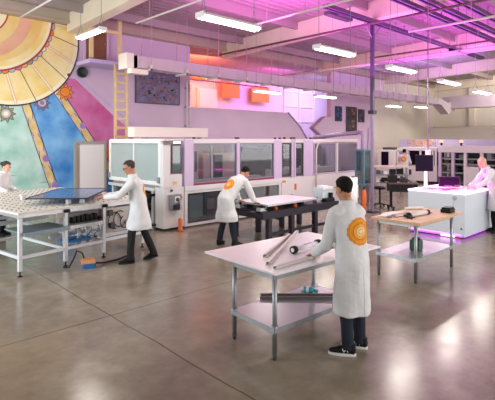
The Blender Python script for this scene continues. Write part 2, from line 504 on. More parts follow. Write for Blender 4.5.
# the two plaited ribbons
r1a, r1b = (4.48, 3.2), (5.5, .05); r2a, r2b = (5.28, 3.75), (7.3, .85)
for a, b, o in ((r1a, r1b, 0), (r2a, r2b, 0)):
    ribbon(a, b, .22, 'lilac')
    ribbon(a, b, .11, 'tan', .05, 40, 3.3)
    ribbon(a, b, .015, 'dark', .05, 40, 3.3, 0, .062); ribbon(a, b, .015, 'dark', .05, 40, 3.3, 0, -.062)
    ribbon(a, b, .1, 'tan', .05, 40, 3.3, PI)
    ribbon(a, b, .022, 'dark', 0, 1, 1, 0, .125); ribbon(a, b, .016, 'dark', 0, 1, 1, 0, -.115)
for (x, z) in ((5.07, 1.55), (5.33, .75), (6.2, 2.55), (6.55, 2.0)):
    paint(circle(x, z, .1, 16), 'violet'); 
for cx, cz, r, c1, c2, c3 in ((5.64, 3.57, .27, 'orange', 'orange', 'red'), (4.96, 3.2, .24, 'mauve', 'mauve', 'dark'), (3.98, 2.84, .25, 'olive', 'cream', 'grey')):
    star(cx, cz, r * 1.1, 9, 'dark', .62); star(cx, cz, r, 9, c1, .6)
    paint(circle(cx, cz, r * .56, 24), 'dark'); paint(circle(cx, cz, r * .5, 24), 'orange' if c1 == 'orange' else 'grey'); paint(circle(cx, cz, r * .26, 20), c2)
# the great sun: outer band with spokes, scalloped rim, inner rings
O = (4.03, 5.1)
paint(circle(*O, 2.045), 'dark'); paint(circle(*O, 2.005), 'cream'); paint(circle(*O, 1.9), 'yellow')
I = (3.483, 5.762)
for k in range(15):
    a = -PI / 2 + .08 + (k - 4) * .2
    p0 = (I[0] + 1.7 * math.cos(a), I[1] + 1.7 * math.sin(a))
    # spoke ends on the outer rim
    dx, dz = math.cos(a), math.sin(a); ex, ez = p0[0] - O[0], p0[1] - O[1]
    bq = dx * ex + dz * ez; cq = ex * ex + ez * ez - 2.0 ** 2
    t = -bq + math.sqrt(max(0, bq * bq - cq))
    p1 = (p0[0] + dx * t, p0[1] + dz * t)
    seg(p0, p1, .07 if k % 2 else .02, 'rose' if k % 2 else 'dark')
    if k % 2: seg(p0, p1, .045, 'cream')
cols = ['green', 'peach', 'rose', 'grey', 'orange', 'grey', 'peach', 'cream', 'grey', 'lilac']
for k in range(26):
    a = .16 - k * .105
    x, z = I[0] + 1.76 * math.cos(a), I[1] + 1.76 * math.sin(a)
    paint(circle(x, z, .115, 14), 'dark'); paint(circle(x, z, .1, 14), cols[k % len(cols)])
paint(circle(*I, 1.79), 'red'); paint(circle(*I, 1.74), 'cream'); paint(circle(*I, 1.66), 'yellow'); paint(circle(*I, 1.5), 'ochre')
paint(circle(3.2, 5.8, 1.5), 'peach'); paint(circle(3.2, 5.8, 1.17), 'ochre'); paint(circle(3.25, 5.75, .80), 'red'); paint(circle(3.25, 5.75, .76), 'cream'); paint(circle(3.2, 5.75, .62), 'rose')
mural = mb.build('mural', mmats, fix=False)
mural.location = (4.5, 13.99, 0); mural.data.transform(Matrix.Translation((-4.5, -13.99, 0)))
tag(mural, 'sun mural with yellow rings and blue, teal and pink rays painted on the back wall', 'mural')

# ------------------------------------------------------------------ landing, ladder and wall pieces
pl = thing('wall_landing', 'lilac landing high on the wall in front of the brown upper door', 'landing', (6.5, 13.5, 4.40))
mb = MB(); mb.box(-.52, 1.25, -.5, .48, 0, .12); mb.build('deck', mat('deck_lilac', '#cdbce6', .6), pl, bevel=.01)
for x in (-.46, .46):
    mb = MB(); mb.box(x - .05, x + .05, -.5, -.4, .15, 1.5); mb.build('post', M['ladder_wood'], pl)
mb = MB(); mb.box(-.46, .46, -.49, -.42, .95, 1.05); mb.build('rail', M['ladder_wood'], pl)
mb = MB(); mb.bar((-.46, -.45, 1.0), (-.46, .45, 1.0), .06, .08); mb.build('rail', M['ladder_wood'], pl)

ld = thing('ladder', 'tall pale wooden ladder fixed upright beside the landing', 'ladder', (6.93, 12.9, 0))
for x in (-.19, .19):
    mb = MB(); mb.box(x - .035, x + .035, -.045, .045, 0, 4.4); mb.build('stile', M['ladder_wood'], ld, bevel=.006)
for k in range(15):
    mb = MB(); mb.box(-.16, .16, -.045, .045, .24 + k * .275, .31 + k * .275); mb.build('rung', M['ladder_wood'], ld)

mb = MB(); mb.lathe([(0, 0), (.17, 0), (.17, .05), (.14, .06), (.14, .03), (0, .035)], seg=28)
sp = mb.build('wall_vent', [mat('vent_black', '#2c3330', .6)]); sp.location = (6.17, 13.985, 4.22); sp.rotation_euler = (PI / 2, 0, 0)
tag(sp, 'round dark grille set in the lilac wall under the landing', 'vent')
mb = MB(); mb.lathe([(0, 0), (.05, 0), (.045, .03), (0, .035)]); o = mb.build('wall_vent', M['dark_grey']); o.location = (5.75, 13.985, 4.1); o.rotation_euler = (PI / 2, 0, 0)
tag(o, 'tiny dark cap on the wall left of the round grille', 'vent')


def picture(name, label, x0, x1, z0, z1, base, blobs, seed, rot=0, group=None):
    t = thing(name, label, 'picture', ((x0 + x1) / 2, 13.99, z0), 0, group)
    hw, h = (x1 - x0) / 2, z1 - z0
    m = MB(); rnd = random.Random(seed); ms = [base] + [mat('art_' + c, c, .7) for c in blobs[0]]; m.box(-hw, hw, -.05, 0, 0, h)
    for i in range(blobs[1]):
        cx, cz = rnd.uniform(-hw * .88, hw * .88), rnd.uniform(h * .08, h * .92); r = rnd.uniform(.3, 1) * blobs[2]
        m.mi = 1 + rnd.randrange(len(ms) - 1); m.face([(cx + r * rnd.uniform(.6, 1.3) * math.cos(q), -.0515 - i * .00003, cz + r * rnd.uniform(.4, .9) * math.sin(q)) for q in [j * PI / 4 for j in range(8)]])
    m.build('canvas', ms, t, fix=False)
    m = MB()
    for b in ((-hw - .03, -hw, 0, h), (hw, hw + .03, 0, h), (-hw - .03, hw + .03, -.03, 0), (-hw - .03, hw + .03, h, h + .03)): m.box(b[0], b[1], -.06, .0, b[2], b[3])
    m.build('frame', [M['dark_grey']], t)
    return t


picture('landscape_painting', 'large dark crowded painting hung on the lilac wall right of the ladder', 8.06, 9.82, 3.4, 4.54, mat('art_base', '#756b88', .7, 0, .3, 4),
        (['#8f3d4a', '#2b2633', '#7c7396', '#32333f', '#a1745a', '#4c4a6a', '#a05560', '#8f88a8'], 110, .07), 3)
picture('poster', 'left of three dark posters on the far lilac wall', 19.62, 20.1, 3.1, 3.82, mat('poster_b', '#23304e', .6), (['#31508e', '#1a1e2e', '#4a6a90'], 16, .12), 4, group=None)
picture('poster', 'tallest, middle of three dark posters on the far lilac wall', 20.6, 21.5, 2.4, 3.85, mat('poster_m', '#3b2a30', .6), (['#6b4a3c', '#1e1a26', '#8a6250', '#33364a'], 26, .17), 5)
picture('poster', 'right and smallest of three dark posters on the far lilac wall', 21.75, 22.25, 3.1, 3.76, mat('poster_r', '#22263a', .6), (['#3d4460', '#15161f', '#6a5a55'], 14, .12), 6)

for (x0, x1, z0, z1, lab) in ((13.4, 14.15, 5.05, 5.5, 'orange-red hanging panel at far left of the bright back room'), (15.25, 16.5, 4.3, 5.12, 'orange hanging panel in the middle of the bright back room'), (17.4, 18.75, 4.2, 5.0, 'orange hanging panel at right in the bright back room')):
    t = thing('hanging_panel', lab, 'panel', ((x0 + x1) / 2, 17.9, z0), 0, 'orange panels in the back room'); hw = (x1 - x0) / 2
    mb = MB(); mb.box(-hw, hw, -.02, .02, 0, z1 - z0); mb.build('sheet', mat('orange_sheet', '#ef8a1e', .6), t)
    mb = MB(); mb.cyl((-hw - .03, 0, z1 - z0 + .02), (hw + .03, 0, z1 - z0 + .02), .03); mb.build('top_rod', M['steel'], t)
    mb = MB()
    for x in (-hw, hw): mb.cyl((x, 0, z1 - z0), (x, 0, ceil_z(17.9) - z0), .008, seg=6)
    mb.build('hanging_wire', M['steel'], t)

# white conduit on the wall beside the painting
t = thing('wall_conduit', 'white pipe dropping down the wall at the left edge of the opening', 'pipe', (10.15, 13.9, 2.1))
mb = MB(); mb.tube([(0, 0, 0), (0, 0, 2.15), (.06, 0, 2.24), (.2, 0, 2.28)], .028, 8); mb.tube([(.14, 0, 0), (.14, 0, 2.1)], .02, 8); mb.build('drop_pipe', M['pipe_white'], t)
mb = MB(); mb.tube([(.2, 0, 2.28), (4.3, 0, 2.28)], .028, 8); mb.build('cross_pipe', M['pipe_pink'], t)
mb = MB()
for z in (.5, 1.2, 1.9): mb.box(-.04, .18, -.02, .1, z, z + .05)
mb.build('clamp', M['steel'], t)

# ------------------------------------------------------------------ overhead: duct, pipes, rails
du = thing('air_duct', 'long square duct hung along the back wall from ladder to far end', 'duct', (6.6, 11.55, 4.12))
mb = MB(); mb.box(0, 19.6, -.2, .2, 0, .34)
for k in range(16): mb.box(k * 1.24, k * 1.24 + .03, -.215, .215, -.015, .355)
mb.build('duct_run', M['duct'], du, bevel=.006)
mb = MB(); mb.prism([(19.6, -.2, 0), (20.6, -.2, -.5), (21.6, -.2, -.15), (21.6, -.2, .45), (20.6, -.2, .15), (19.6, -.2, .34)], (0, .5, 0)); mb.build('duct_elbow', M['duct'], du, bevel=.01)
mb = MB(); mb.box(20.9, 21.6, -9.5, .3, -.15, .55); mb.build('duct_branch', M['duct'], du, bevel=.01)
mb = MB(); mb.box(-.36, -.12, -.22, .22, -.06, .38); mb.build('end_box', M['warm_white'], du, bevel=.01)
mb = MB(); mb.box(-.3, .25, -.36, -.16, -.2, -.06); mb.build('end_box', M['warm_white'], du, bevel=.01)
for k in range(16):
    x = .4 + 1.24 * k
    mb = MB(); mb.box(x - .025, x + .025, -.3, .3, -.05, 0); mb.box(x - .025, x + .025, -.3, -.27, -.05, .1); mb.build('trapeze', M['pipe_white'], du)
    for yy in (-.27, .27):
        mb = MB(); mb.cyl((x, yy, 0), (x, yy, ceil_z(11.55 + yy) - 4.12), .011, seg=6); mb.build('hanger_rod', M['pipe_pink'], du)


def pipe(label, x, y0, y1, z, r, m, n=4, name='ceiling_pipe', extra=None):
    t = thing(name, label, 'pipe', (x, (y0 + y1) / 2, z)); L = (y1 - y0) / 2
    b = MB(); b.tube([(0, -L, 0), (0, L, 0)], r, 8)
    b.build('pipe_run', m, t)
    for k in range(n):
        yy = -L + (k + .5) * 2 * L / n
        b = MB(); b.cyl((0, yy, 0), (0, yy, ceil_z((y0 + y1) / 2 + yy) - z), .007, seg=6); b.build('hanger_rod', M['pipe_pink'], t)
    return t


pipe('cream ceiling pipe over the mural, nearest the camera at left', 3.6, 7.5, 11.6, 5.0, .022, M['pipe_white'], 2)
pipe('thin cream ceiling pipe right of the deep cream beam', 5.66, 6.2, 9.8, 4.9, .022, M['pipe_white'], 3)
pipe('long cream ceiling pipe that ends at the long nearest light', 7.8, 4.6, 8.1, 4.9, .024, M['pipe_white'], 3)
pipe('cream ceiling pipe in front of the magenta rails at upper right', 11.2, 2.6, 5.7, 4.9, .03, M['pipe_white'], 3)
pipe('dark red pipe running under the long beam', 11.5, 3.0, 13.6, 5.4, .035, M['pipe_dark'], 5)
pipe('red pipe above the row of pink cable tubes', 14.6, 3.0, 8.9, 5.05, .03, M['pipe_dark'], 4)
pipe('long pale pipe crossing in front of the opening', 14.9, 8.9, 13.7, 4.9, .035, M['pipe_white'], 3)
t = thing('pipe_bundle', 'row of pink cable tubes hung side by side right of the tall pole', 'pipes', (14.7, 6.2, 4.85))
for k in range(5):
    mb = MB(); mb.tube([(k * .12 - .24, -3.4, 0), (k * .12 - .24, 2.5, 0)], .03, 8); mb.build('pipe_run', mat('tube_pale', '#dcb8d0', .4), t)
for yy in (-2.5, -.5, 1.6):
    mb = MB(); mb.box(-.32, .32, yy - .03, yy + .03, -.06, -.02); mb.build('trapeze', M['strut'], t)
    for xx in (-.3, .3):
        mb = MB(); mb.cyl((xx, yy, -.04), (xx, yy, ceil_z(6.2 + yy) - 4.85), .008, seg=6); mb.build('hanger_rod', M['pipe_pink'], t)

for (y, x0, x1, lab, led) in ((7.15, 9.6, 20.5, 'long purple ceiling rail passing over the tall pole', False), (5.6, 9.5, 21, 'purple ceiling rail along the upper right, second from the tall pole', True), (5.15, 9.5, 21, 'purple ceiling rail along the upper right, third from the tall pole', True), (4.6, 9.5, 20, 'purple ceiling rail nearest the upper right corner', True)):
    t = thing('ceiling_rail', lab, 'rail', ((x0 + x1) / 2, y, 5.5), 0, None); L = (x1 - x0) / 2
    mb = MB(); mb.box(-L, L, -.09, -.04, 0, .1); mb.build('channel', M['rail_purple'], t)
    mb = MB(); mb.box(-L, L, .04, .09, 0, .1); mb.build('channel', M['rail_purple'], t)
    mb = MB(); mb.box(-L, L, -.04, .04, .08, .1); mb.build('web', M['strut'], t)
    for k in range(5):
        xx = -L + (k + .5) * 2 * L / 5
        mb = MB(); mb.cyl((xx, 0, .05), (xx, 0, ceil_z(y) - 5.5), .012, seg=6); mb.build('hanger_rod', M['pipe_pink'], t)
one(MB().box(-.25, .25, -.1, .1, 0, .14), 'trolley_box', M['black'], 'small black box hanging on the long purple ceiling rail', 'box', (17.6, 7.15, 5.36), bevel=.02)

t = thing('support_pole', 'tall thin dark pole standing from floor up to the ceiling rail', 'pole', (11.85, 7.15, 0))
mb = MB(); mb.box(-.04, .04, -.04, .04, .02, 2.9); mb.build('lower_post', M['strut'], t, bevel=.008)
mb = MB(); mb.box(-.048, .048, -.048, .048, 2.9, 5.5); mb.build('upper_post', M['rail_purple'], t, bevel=.008)
mb = MB(); mb.box(-.18, .18, -.18, .18, 0, .02); mb.build('base_plate', M['dark_steel'], t)
for s in (-1, 1):
    mb = MB(); mb.bar((0, 0, 5.05), (s * .45, 0, 5.48), .03, .03); mb.build('brace', M['strut'], t)
mb = MB(); mb.box(-.09, .09, -.09, .09, 2.86, 2.96); mb.build('collar', M['dark_steel'], t)
one(MB().box(-.8, .3, -.1, .1, 0, .1).box(-.5, .1, -.18, .18, .03, .12), 'crane_motor', M['dark_grey'], 'dark motor box on the rail at the top of the picture beside the pole', 'motor', (11.0, 7.55, 5.52))

# ------------------------------------------------------------------ ceiling lights


def make_light(L=1.22):
    t = thing('ceiling_light', '', 'light')
    b = MB(); b.prism([(-L / 2, -.1, .02), (-L / 2, .1, .02), (-L / 2, .07, .065), (-L / 2, -.07, .065)], (L, 0, 0)); b.build('housing', M['white_paint'], t)
    for e in (-L / 2 - .01, L / 2 + .01):
        b = MB(); b.box(e - .01, e + .01, -.1, .1, -.02, .07); b.build('end_cap', M['white_paint'], t)
    for y in (-.045, .045):
        b = MB(); b.cyl((-L / 2, y, -.008), (L / 2, y, -.008), .024, seg=10); b.build('tube_lamp', M['tube_light'], t)
    for x in (-.45, .45):
        b = MB(); b.tube([(x * L, -.08, .05), (x * L, 0, .3), (x * L, .08, .05)], .006, 6); b.cyl((x * L, 0, .3), (x * L, 0, 1), .006, seg=6); b.build('hanging_cable', M['grey'], t)
    return t


LIGHTS = [((4.95, 5.6, 4.0), 0, 'long lit ceiling light nearest the camera, top centre left', 35),
          ((7.85, 5.6, 3.92), 0, 'lit ceiling light second in the front row, left of the tall pole', 35),
          ((10.65, 5.6, 3.84), 0, 'lit ceiling light just right of the tall pole', 35),
          ((13.45, 5.6, 3.76), 0, 'lit ceiling light second to the right of the tall pole', 35),
          ((16.0, 5.6, 3.66), 0, 'lit ceiling light farthest in the front row, near the right edge', 35),
          ((4.8, 10.4, 4.6), PI / 2, 'lit ceiling light turned crossways in front of the mural and landing', 40),
          ((11.45, 11.0, 3.75), 0, 'lit ceiling light below the duct in front of the pink opening', 22),
          ((14.75, 11.0, 3.8), 0, 'lit ceiling light below the duct at right end of the opening', 22),
          ((20.1, 11.0, 3.7), 0, 'lit ceiling light under the duct right of the tall pole', 22),
          ((22.3, 10.7, 3.75), 0, 'lit ceiling light farthest back under the duct', 22)]
proto = make_light()
for i, (loc, rz, lab, pw) in enumerate(LIGHTS):
    o = proto if i == 0 else copy_tree(proto)
    o.location = loc; o.rotation_euler = (0, 0, rz); o['label'] = lab; o['group'] = 'hanging ceiling lights'
    for ch in o.children:
        if ch.name.startswith('hanging_cable'):      # cable reaches the deck above
            ch.data = ch.data.copy(); top = ceil_z(loc[1]) - loc[2]
            for v in ch.data.vertices:
                if v.co.z > .9: v.co.z = top
    d = bpy.data.lights.new('fixture_glow', 'AREA'); d.energy = pw * .75; d.color = (1, .93, .84); d.shape = 'RECTANGLE'; d.size = 1.1; d.size_y = .14
    a = bpy.data.objects.new('fixture_glow', d); COL.objects.link(a); a.parent = o; a.location = (0, 0, -.06)

# ------------------------------------------------------------------ layup conveyor table at left
ct = thing('conveyor_table', 'white framed roller-ball conveyor table at left, below the mural', 'conveyor', (2.33, 7.5, 0), math.radians(9))
LEGS = [(0, 0), (.76, 0), (1.5, 0), (0, 1.55), (.76, 1.55), (0, 3.1), (1.5, 3.1), (2.42, .05), (2.42, 1.6), (2.42, 3.1)]
for (x, y) in LEGS:
    mb = MB(); mb.box(x - .029, x + .029, y - .029, y + .029, .08, .9); lg = mb.build('leg', M['alu_white'], ct, bevel=.006)
    mb = MB(); mb.lathe([(.035, 0), (.035, .012), (.012, .02), (.012, .09)], (x, y, 0), 12); mb.build('levelling_foot', M['black'], lg)
mb = MB()
for y in (0, 1.55, 3.1): mb.box(-.05, 2.47, y - .03, y + .03, .895, .957)
for x in (0, 1.5, 2.42): mb.box(x - .03, x + .03, 0, 3.1, .895, .957)
mb.build('top_frame', M['alu'], ct, bevel=.006)
for (a, b) in (((0, 0), (1.5, 0)), ((0, 0), (0, 3.1)), ((.76, 0), (.76, 1.55)), ((1.5, 0), (1.5, 3.1)), ((0, 1.55), (.76, 1.55)), ((1.5, .05), (2.42, .05)), ((0, 3.1), (1.5, 3.1))):
    mb = MB(); mb.bar((*a, .29), (*b, .29), .045, .05); mb.build('stretcher', M['alu_white'], ct, bevel=.005)
for y in (.55, 1.0, 1.9, 2.5):
    mb = MB(); mb.box(-.02, 1.5, y - .04, y + .04, .5, .56) if y > 1.2 else mb.box(.78, 1.5, y - .03, y + .03, .38, .43); mb.build('cross_rail', M['alu'], ct)
mb = MB(); mb.box(-.04, 2.46, -.03, 3.13, .955, .98); mb.build('deck', mat('deck_plate', '#ded8cd', .4, 0, .04, 6), ct)
mb = MB()
for i in range(16):
    for j in range(20):
        x, y = .06 + i * .15, .08 + j * .155 + (.077 if i % 2 else 0)
        if y < 3.1: mb.lathe([(.017, .98), (.015, .988), (.008, .994), (0, .995)], (x, y, 0), 8)
o = mb.build('roller_balls', mat('ball_grey', '#8d8984', .35, .5), ct, fix=False); o['kind'] = 'stuff'
mb = MB(); mb.box(.02, .78, -.1, .55, .655, .675); mb.box(.02, .78, -.115, -.1, .62, .68); mb.build('side_shelf', mat('shelf_blue', '#7e8c96', .35, .5), ct)
mb = MB(); mb.box(.78, 1.5, -.02, .04, .6, .66); mb.build('lower_rail', M['alu'], ct)
mb = MB(); mb.box(.80, 1.48, .04, .1, .66, .86); mb.build('valve_plate', mat('valve_plate', '#6f6a68', .4, .6), ct)
rnd = random.Random(5)
for k in range(7):
    x = .9 + k * .085
    mb = MB(); mb.box(x - .03, x + .03, -.03, .04, .69, .69 + rnd.uniform(.06, .13)); mb.cyl((x, -.03, .72), (x, -.06, .72), .014, seg=8); mb.build('valve', M['black'], ct)
for x, h in ((.92, .62), (1.2, .55), (1.38, .6)):
    mb = MB(); mb.cyl((x, .3, .25), (x, .3, h), .035, seg=14); mb.build('air_cylinder', M['alu_white'], ct)
for k in range(5):
    x = .84 + k * .15
    mb = MB(); mb.tube([(x, .12, .66), (x + .04, .1, .5), (x - .03, .16, .4), (x + .1, .25, .34), (x + .05, .5, .33)], .008, 6); mb.build('air_hose', M['blue_plastic'], ct)
mb = MB(); mb.box(.95, 1.35, .15, .5, .325, .36); mb.build('tray', M['blue_plastic'], ct)
# two lift posts that hold the solar panel up
for x, y in ((1.02, .34), (1.22, .24), (.8, 1.5), (1.5, 1.5)):
    mb = MB(); mb.box(x - .035, x + .035, y - .035, y + .035, .98, 1.06); mb.box(x - .06, x + .06, y - .04, y + .04, 1.06, 1.085); mb.build('lift_post', [M['alu_white']], ct, bevel=.005)
# second section: side plate with looped cables
mb = MB(); mb.box(1.56, 2.36, .0, .03, .42, .86); mb.build('side_plate', mat('plate_grey', '#b4aca8', .4, .3), ct)
for k in range(6):
    cx, cz, r = 1.72 + .11 * k, .63 + rnd.uniform(-.06, .06), rnd.uniform(.07, .14)
    mb = MB(); mb.tube([(cx + r * math.cos(q), -.025 - .004 * k, cz + r * 1.1 * math.sin(q)) for q in [j * .45 + k for j in range(12)]], .009, 6); mb.build('cable_loop', M['black_rubber'], ct)
for k, (x, z) in enumerate(((1.62, .78), (1.66, .55), (2.2, .7), (2.28, .5))):
    mb = MB(); mb.box(x - .045, x + .045, -.06, 0, z - .05, z + .05); mb.build('junction_box', M['dark_grey'], ct, bevel=.006)
for x, y in ((.76, -.05), (1.5, -.05)):
    mb = MB(); mb.lathe([(0, .9), (.045, .9), (.05, .92), (.045, .95), (0, .955)], (x, y, 0), 14); mb.build('knob', M['black'], ct)
mb = MB(); mb.box(1.6, 2.4, .1, .6, .325, .4); mb.build('cable_tray', M['alu_white'], ct)
mb = MB(); mb.box(1.75, 2.2, .05, .4, .4, .46); mb.build('power_block', M['blue_plastic'], ct)

# solar panel resting on the lift posts, corner towards the room
spn = thing('solar_module', 'dark blue solar panel lying on the white conveyor table', 'solar panel', (3.45, 7.62, 1.088), math.radians(50))
mb = MB(); mb.box(0, 1.6, 0, 1.02, 0, .012); mb.build('glass_sheet', M['cell_blue'], spn)
mb = MB()
for k in range(11): mb.box(.04 + k * .152, .043 + k * .152, .01, 1.01, .0125, .0128)
for k in range(7): mb.box(.01, 1.59, .03 + k * .16, .033 + k * .16, .0125, .0128)
mb.build('cell_lines', mat('cell_line', '#5f82b0', .4), spn)
for b in ((-.01, 1.61, -.012, 0), (-.01, 1.61, 1.02, 1.032), (-.012, 0, 0, 1.02), (1.6, 1.612, 0, 1.02)):
    mb = MB(); mb.box(*b, -.004, .018); mb.build('edge_strip', M['dark_steel'], spn)

# foot pedal and its cable
fp = thing('foot_pedal', 'blue and orange foot pedal on the floor below the conveyor table', 'pedal', (3.32, 7.27, 0), math.radians(-15))
fp.scale = (.82, .82, .82)
mb = MB(); mb.prism([(-.11, -.1, 0), (-.11, .12, 0), (-.11, .12, .05), (-.11, -.1, .09)], (.22, 0, 0)); mb.build('base', M['blue_plastic'], fp, bevel=.008)
mb = MB(); mb.prism([(-.13, .13, .04), (-.13, .13, .17), (-.13, -.02, .16), (-.13, -.08, .09)], (.26, 0, 0)); mb.build('hood', mat('pedal_tan', '#c98a58', .5), fp, bevel=.01)
mb = MB(); mb.box(.06, .15, .0, .13, 0, .13); mb.build('side_block', M['dark_grey'], fp, bevel=.01)
mb = MB(); mb.tube([(3.42, 7.32, .05), (3.6, 7.3, .02), (3.9, 7.36, .018), (4.2, 7.5, .02), (4.36, 7.7, .12), (4.42, 7.86, .3)], .016, 8)
o = mb.build('power_cable', M['black_rubber']); tag(o, 'black cable running right from the foot pedal to the conveyor', 'cable')
mb = MB(); mb.tube([(3.3, 7.36, .1), (3.28, 7.42, .22), (3.2, 7.46, .26), (3.14, 7.42, .16), (3.05, 7.4, .03), (3.0, 7.5, .02)], .014, 8)
o = mb.build('power_cable', M['black_rubber']); tag(o, 'short black hose looped above the foot pedal', 'cable')

# ------------------------------------------------------------------ the long white enclosed machine
YF, YB = 8.9, 11.5


def panel(b, name, m, p, bevel=.006): return MB().box(*b).build(name, m, p, world=True, bevel=bevel)


mA = thing('machine_module', 'white end module of the long machine with glass doors facing the conveyor', 'machine', (6.2, 10.2, 0), 0, 'modules of the long enclosed machine')
panel((5.84, 6.41, YF, 9.25, .06, 1.0), 'base_cabinet', M['machine_white'], mA)
panel((5.9, 6.38, YF + .04, 11.4, 0, .06), 'plinth', M['dark_steel'], mA)
panel((5.82, 6.0, YF - .03, 9.0, 1.0, 1.98), 'corner_post', M['machine_white'], mA)
panel((6.0, 6.34, YF, 8.97, 1.72, 2.08), 'upper_plate', M['machine_white'], mA) if False else None
panel((6.06, 6.33, YF, 8.93, 1.32, 2.0), 'window_frame', M['dark_grey'], mA)
panel((6.09, 6.3, YF - .005, YF + .01, 1.36, 1.96), 'pane', M['pane_teal'], mA, 0)
panel((6.0, 6.36, YF, 9.0, 1.0, 1.3), 'shelf_plate', M['machine_white'], mA)
panel((5.84, 6.41, YF, YB, 2.08, 2.13), 'roof', M['machine_white'], mA)
cbx = panel((5.98, 6.26, YF - .13, YF, .48, .84), 'control_box', M['grey'], mA)
panel((6.06, 6.2, YF - .14, YF - .13, .66, .8), 'gauge_plate', M['white_paint'], cbx)
mb = MB(); mb.lathe([(0, 0), (.045, 0), (.045, .015), (0, .016)], seg=16); mb.bm.transform(Matrix.Translation((6.13, YF - .14, .73)) @ Matrix.Rotation(PI / 2, 4, 'X')); mb.build('dial', M['dark_grey'], cbx, world=True)
panel((6.02, 6.14, YF - .2, YF - .13, .5, .62), 'regulator', M['dark_steel'], cbx)
panel((6.16, 6.22, YF - .2, YF - .13, .5, .7), 'filter_bowl', M['alu'], cbx)
mb = MB(); mb.cyl((6.32, YF - .03, .75), (6.32, YF + .01, .75), .03, seg=14); mb.build('red_button', M['red_strip'], mA, world=True)
mb = MB(); mb.cyl((6.05, YF - .035, .93), (6.05, YF + .01, .93), .03, seg=14); mb.build('stop_button', M['dark_grey'], mA, world=True)
panel((6.1, 6.2, YF - .008, YF, 1.06, 1.13), 'warning_label', mat('label_yellow', '#e0b02c', .5), mA, 0)
# end face: white frame, mullion and two panes
XE = 5.82
fr = MB(); fr.box(XE, XE + .08, 9.0, YB, 1.04, 1.13); fr.box(XE, XE + .08, 9.0, YB, 2.02, 2.1); fr.box(XE, XE + .08, 9.0, 9.1, 1.13, 2.02); fr.box(XE, XE + .08, YB - .09, YB, 1.13, 2.02); fr.box(XE + .01, XE + .06, 10.2, 10.25, 1.13, 2.02)
fr.build('end_frame', M['white_paint'], mA, world=True, bevel=.008)
panel((XE + .03, XE + .04, 9.1, 10.2, 1.13, 2.02), 'pane', M['pane_end'], mA, 0)
panel((XE + .03, XE + .04, 10.25, YB - .09, 1.13, 2.02), 'pane', M['pane_end'], mA, 0)
for y in (9.06, 11.46): panel((XE - .03, XE, y - .05, y + .05, 1.1, 1.24), 'hinge', M['grey'], mA)
panel((XE - .02, XE + .5, 9.25, YB, .9, .97), 'infeed_sill', M['alu_white'], mA)
panel((XE + .2, XE + .4, 9.25, YB, .06, .9), 'lower_wall', mat('under_dark', '#7a6a78', .6), mA)
for y in (9.35, 9.9, 11.3): panel((XE, XE + .08, y - .04, y + .04, 0, .9), 'leg', M['alu_white'], mA)
mo = MB(); mo.cyl((XE - .12, 9.52, .55), (XE + .14, 9.52, .55), .13, seg=18); mo.box(XE - .06, XE + .1, 9.4, 9.64, .66, .74); mo.build('motor', M['black'], mA, world=True)
for k in range(4):
    mb = MB(); mb.tube([(XE - .02, 9.3 + .2 * k, .8), (XE - .1, 9.4 + .2 * k, .72), (XE - .06, 9.5 + .2 * k, .8)], .02, 6); mb.build('cable_loop', M['black_rubber'], mA, world=True)
panel((XE - .1, XE + .18, 9.3, 10.6, .78, .84), 'drive_rail', M['black'], mA)
panel((XE - .1, XE + .2, 9.2, 9.9, .1, .14), 'floor_tray', M['dark_steel'], mA)


def win(p, x0, x1, z0, z1, f=.035, fm='dark_grey'):
    b = MB(); b.box(x0, x1, YF, YF + .04, z0, z0 + f); b.box(x0, x1, YF, YF + .04, z1 - f, z1); b.box(x0, x0 + f, YF, YF + .04, z0 + f, z1 - f); b.box(x1 - f, x1, YF, YF + .04, z0 + f, z1 - f)
    fo = b.build('window_frame', M[fm], p, world=True)
    panel((x0 + f, x1 - f, YF + .015, YF + .025, z0 + f, z1 - f), 'pane', M['pane'], fo, 0)


mB_ = thing('machine_module', 'middle module of the long machine with two wide windows and an open base', 'machine', (8.2, 10.2, 0), 0, 'modules of the long enclosed machine')
panel((6.44, 9.85, YF, YF + .3, 2.08, 2.13), 'roof', M['machine_white'], mB_); panel((6.44, 9.85, 10.9, YB, 2.08, 2.13), 'roof', M['machine_white'], mB_)
panel((6.68, 9.85, YF - .01, YF + .06, 2.02, 2.12), 'top_rail', M['machine_white'], mB_)
panel((6.43, 9.85, YF - .03, YF + .3, .88, 1.0), 'sill', M['machine_white'], mB_)
panel((6.68, 9.53, YF - .005, YF + .03, 1.0, 1.045), 'red_strip', M['red_strip'], mB_)
win(mB_, 6.69, 8.1, 1.05, 2.02, .028, 'strut'); win(mB_, 8.2, 9.53, 1.05, 2.02, .028, 'strut')
panel((8.1, 8.2, YF - .02, YF + .06, 1.0, 2.06), 'mullion', M['machine_lilac'], mB_)
panel((9.53, 9.85, YF - .02, YF + .12, 1.0, 2.1), 'lilac_panel', M['machine_lilac'], mB_); panel((6.42, 6.68, YF - .02, 9.05, 1.0, 2.1), 'lilac_panel', M['machine_lilac'], mB_)
panel((6.68, 9.85, YB - .05, YB, .06, 2.08), 'rear_wall', M['machine_white'], mB_)
panel((6.7, 9.8, 9.3, 11.4, .86, .94), 'bed', M['dark_grey'], mB_)
panel((6.9, 8.0, 10.4, 11.3, .94, 1.85), 'inner_chamber', M['beige'], mB_)
panel((7.35, 7.55, 10.37, 10.41, .98, 1.8), 'inner_door', M['dark_grey'], mB_)
panel((7.62, 7.92, 10.37, 10.41, 1.2, 1.78), 'inner_hatch', M['dark_grey'], mB_)
panel((8.25, 9.6, 10.5, 11.3, .94, 1.7), 'inner_chamber', M['beige'], mB_)
panel((8.6, 8.95, 10.46, 10.51, 1.0, 1.66), 'inner_door', M['dark_steel'], mB_)
panel((6.72, 9.5, 9.4, 9.6, .95, 1.08), 'conveyor_edge', M['alu'], mB_)
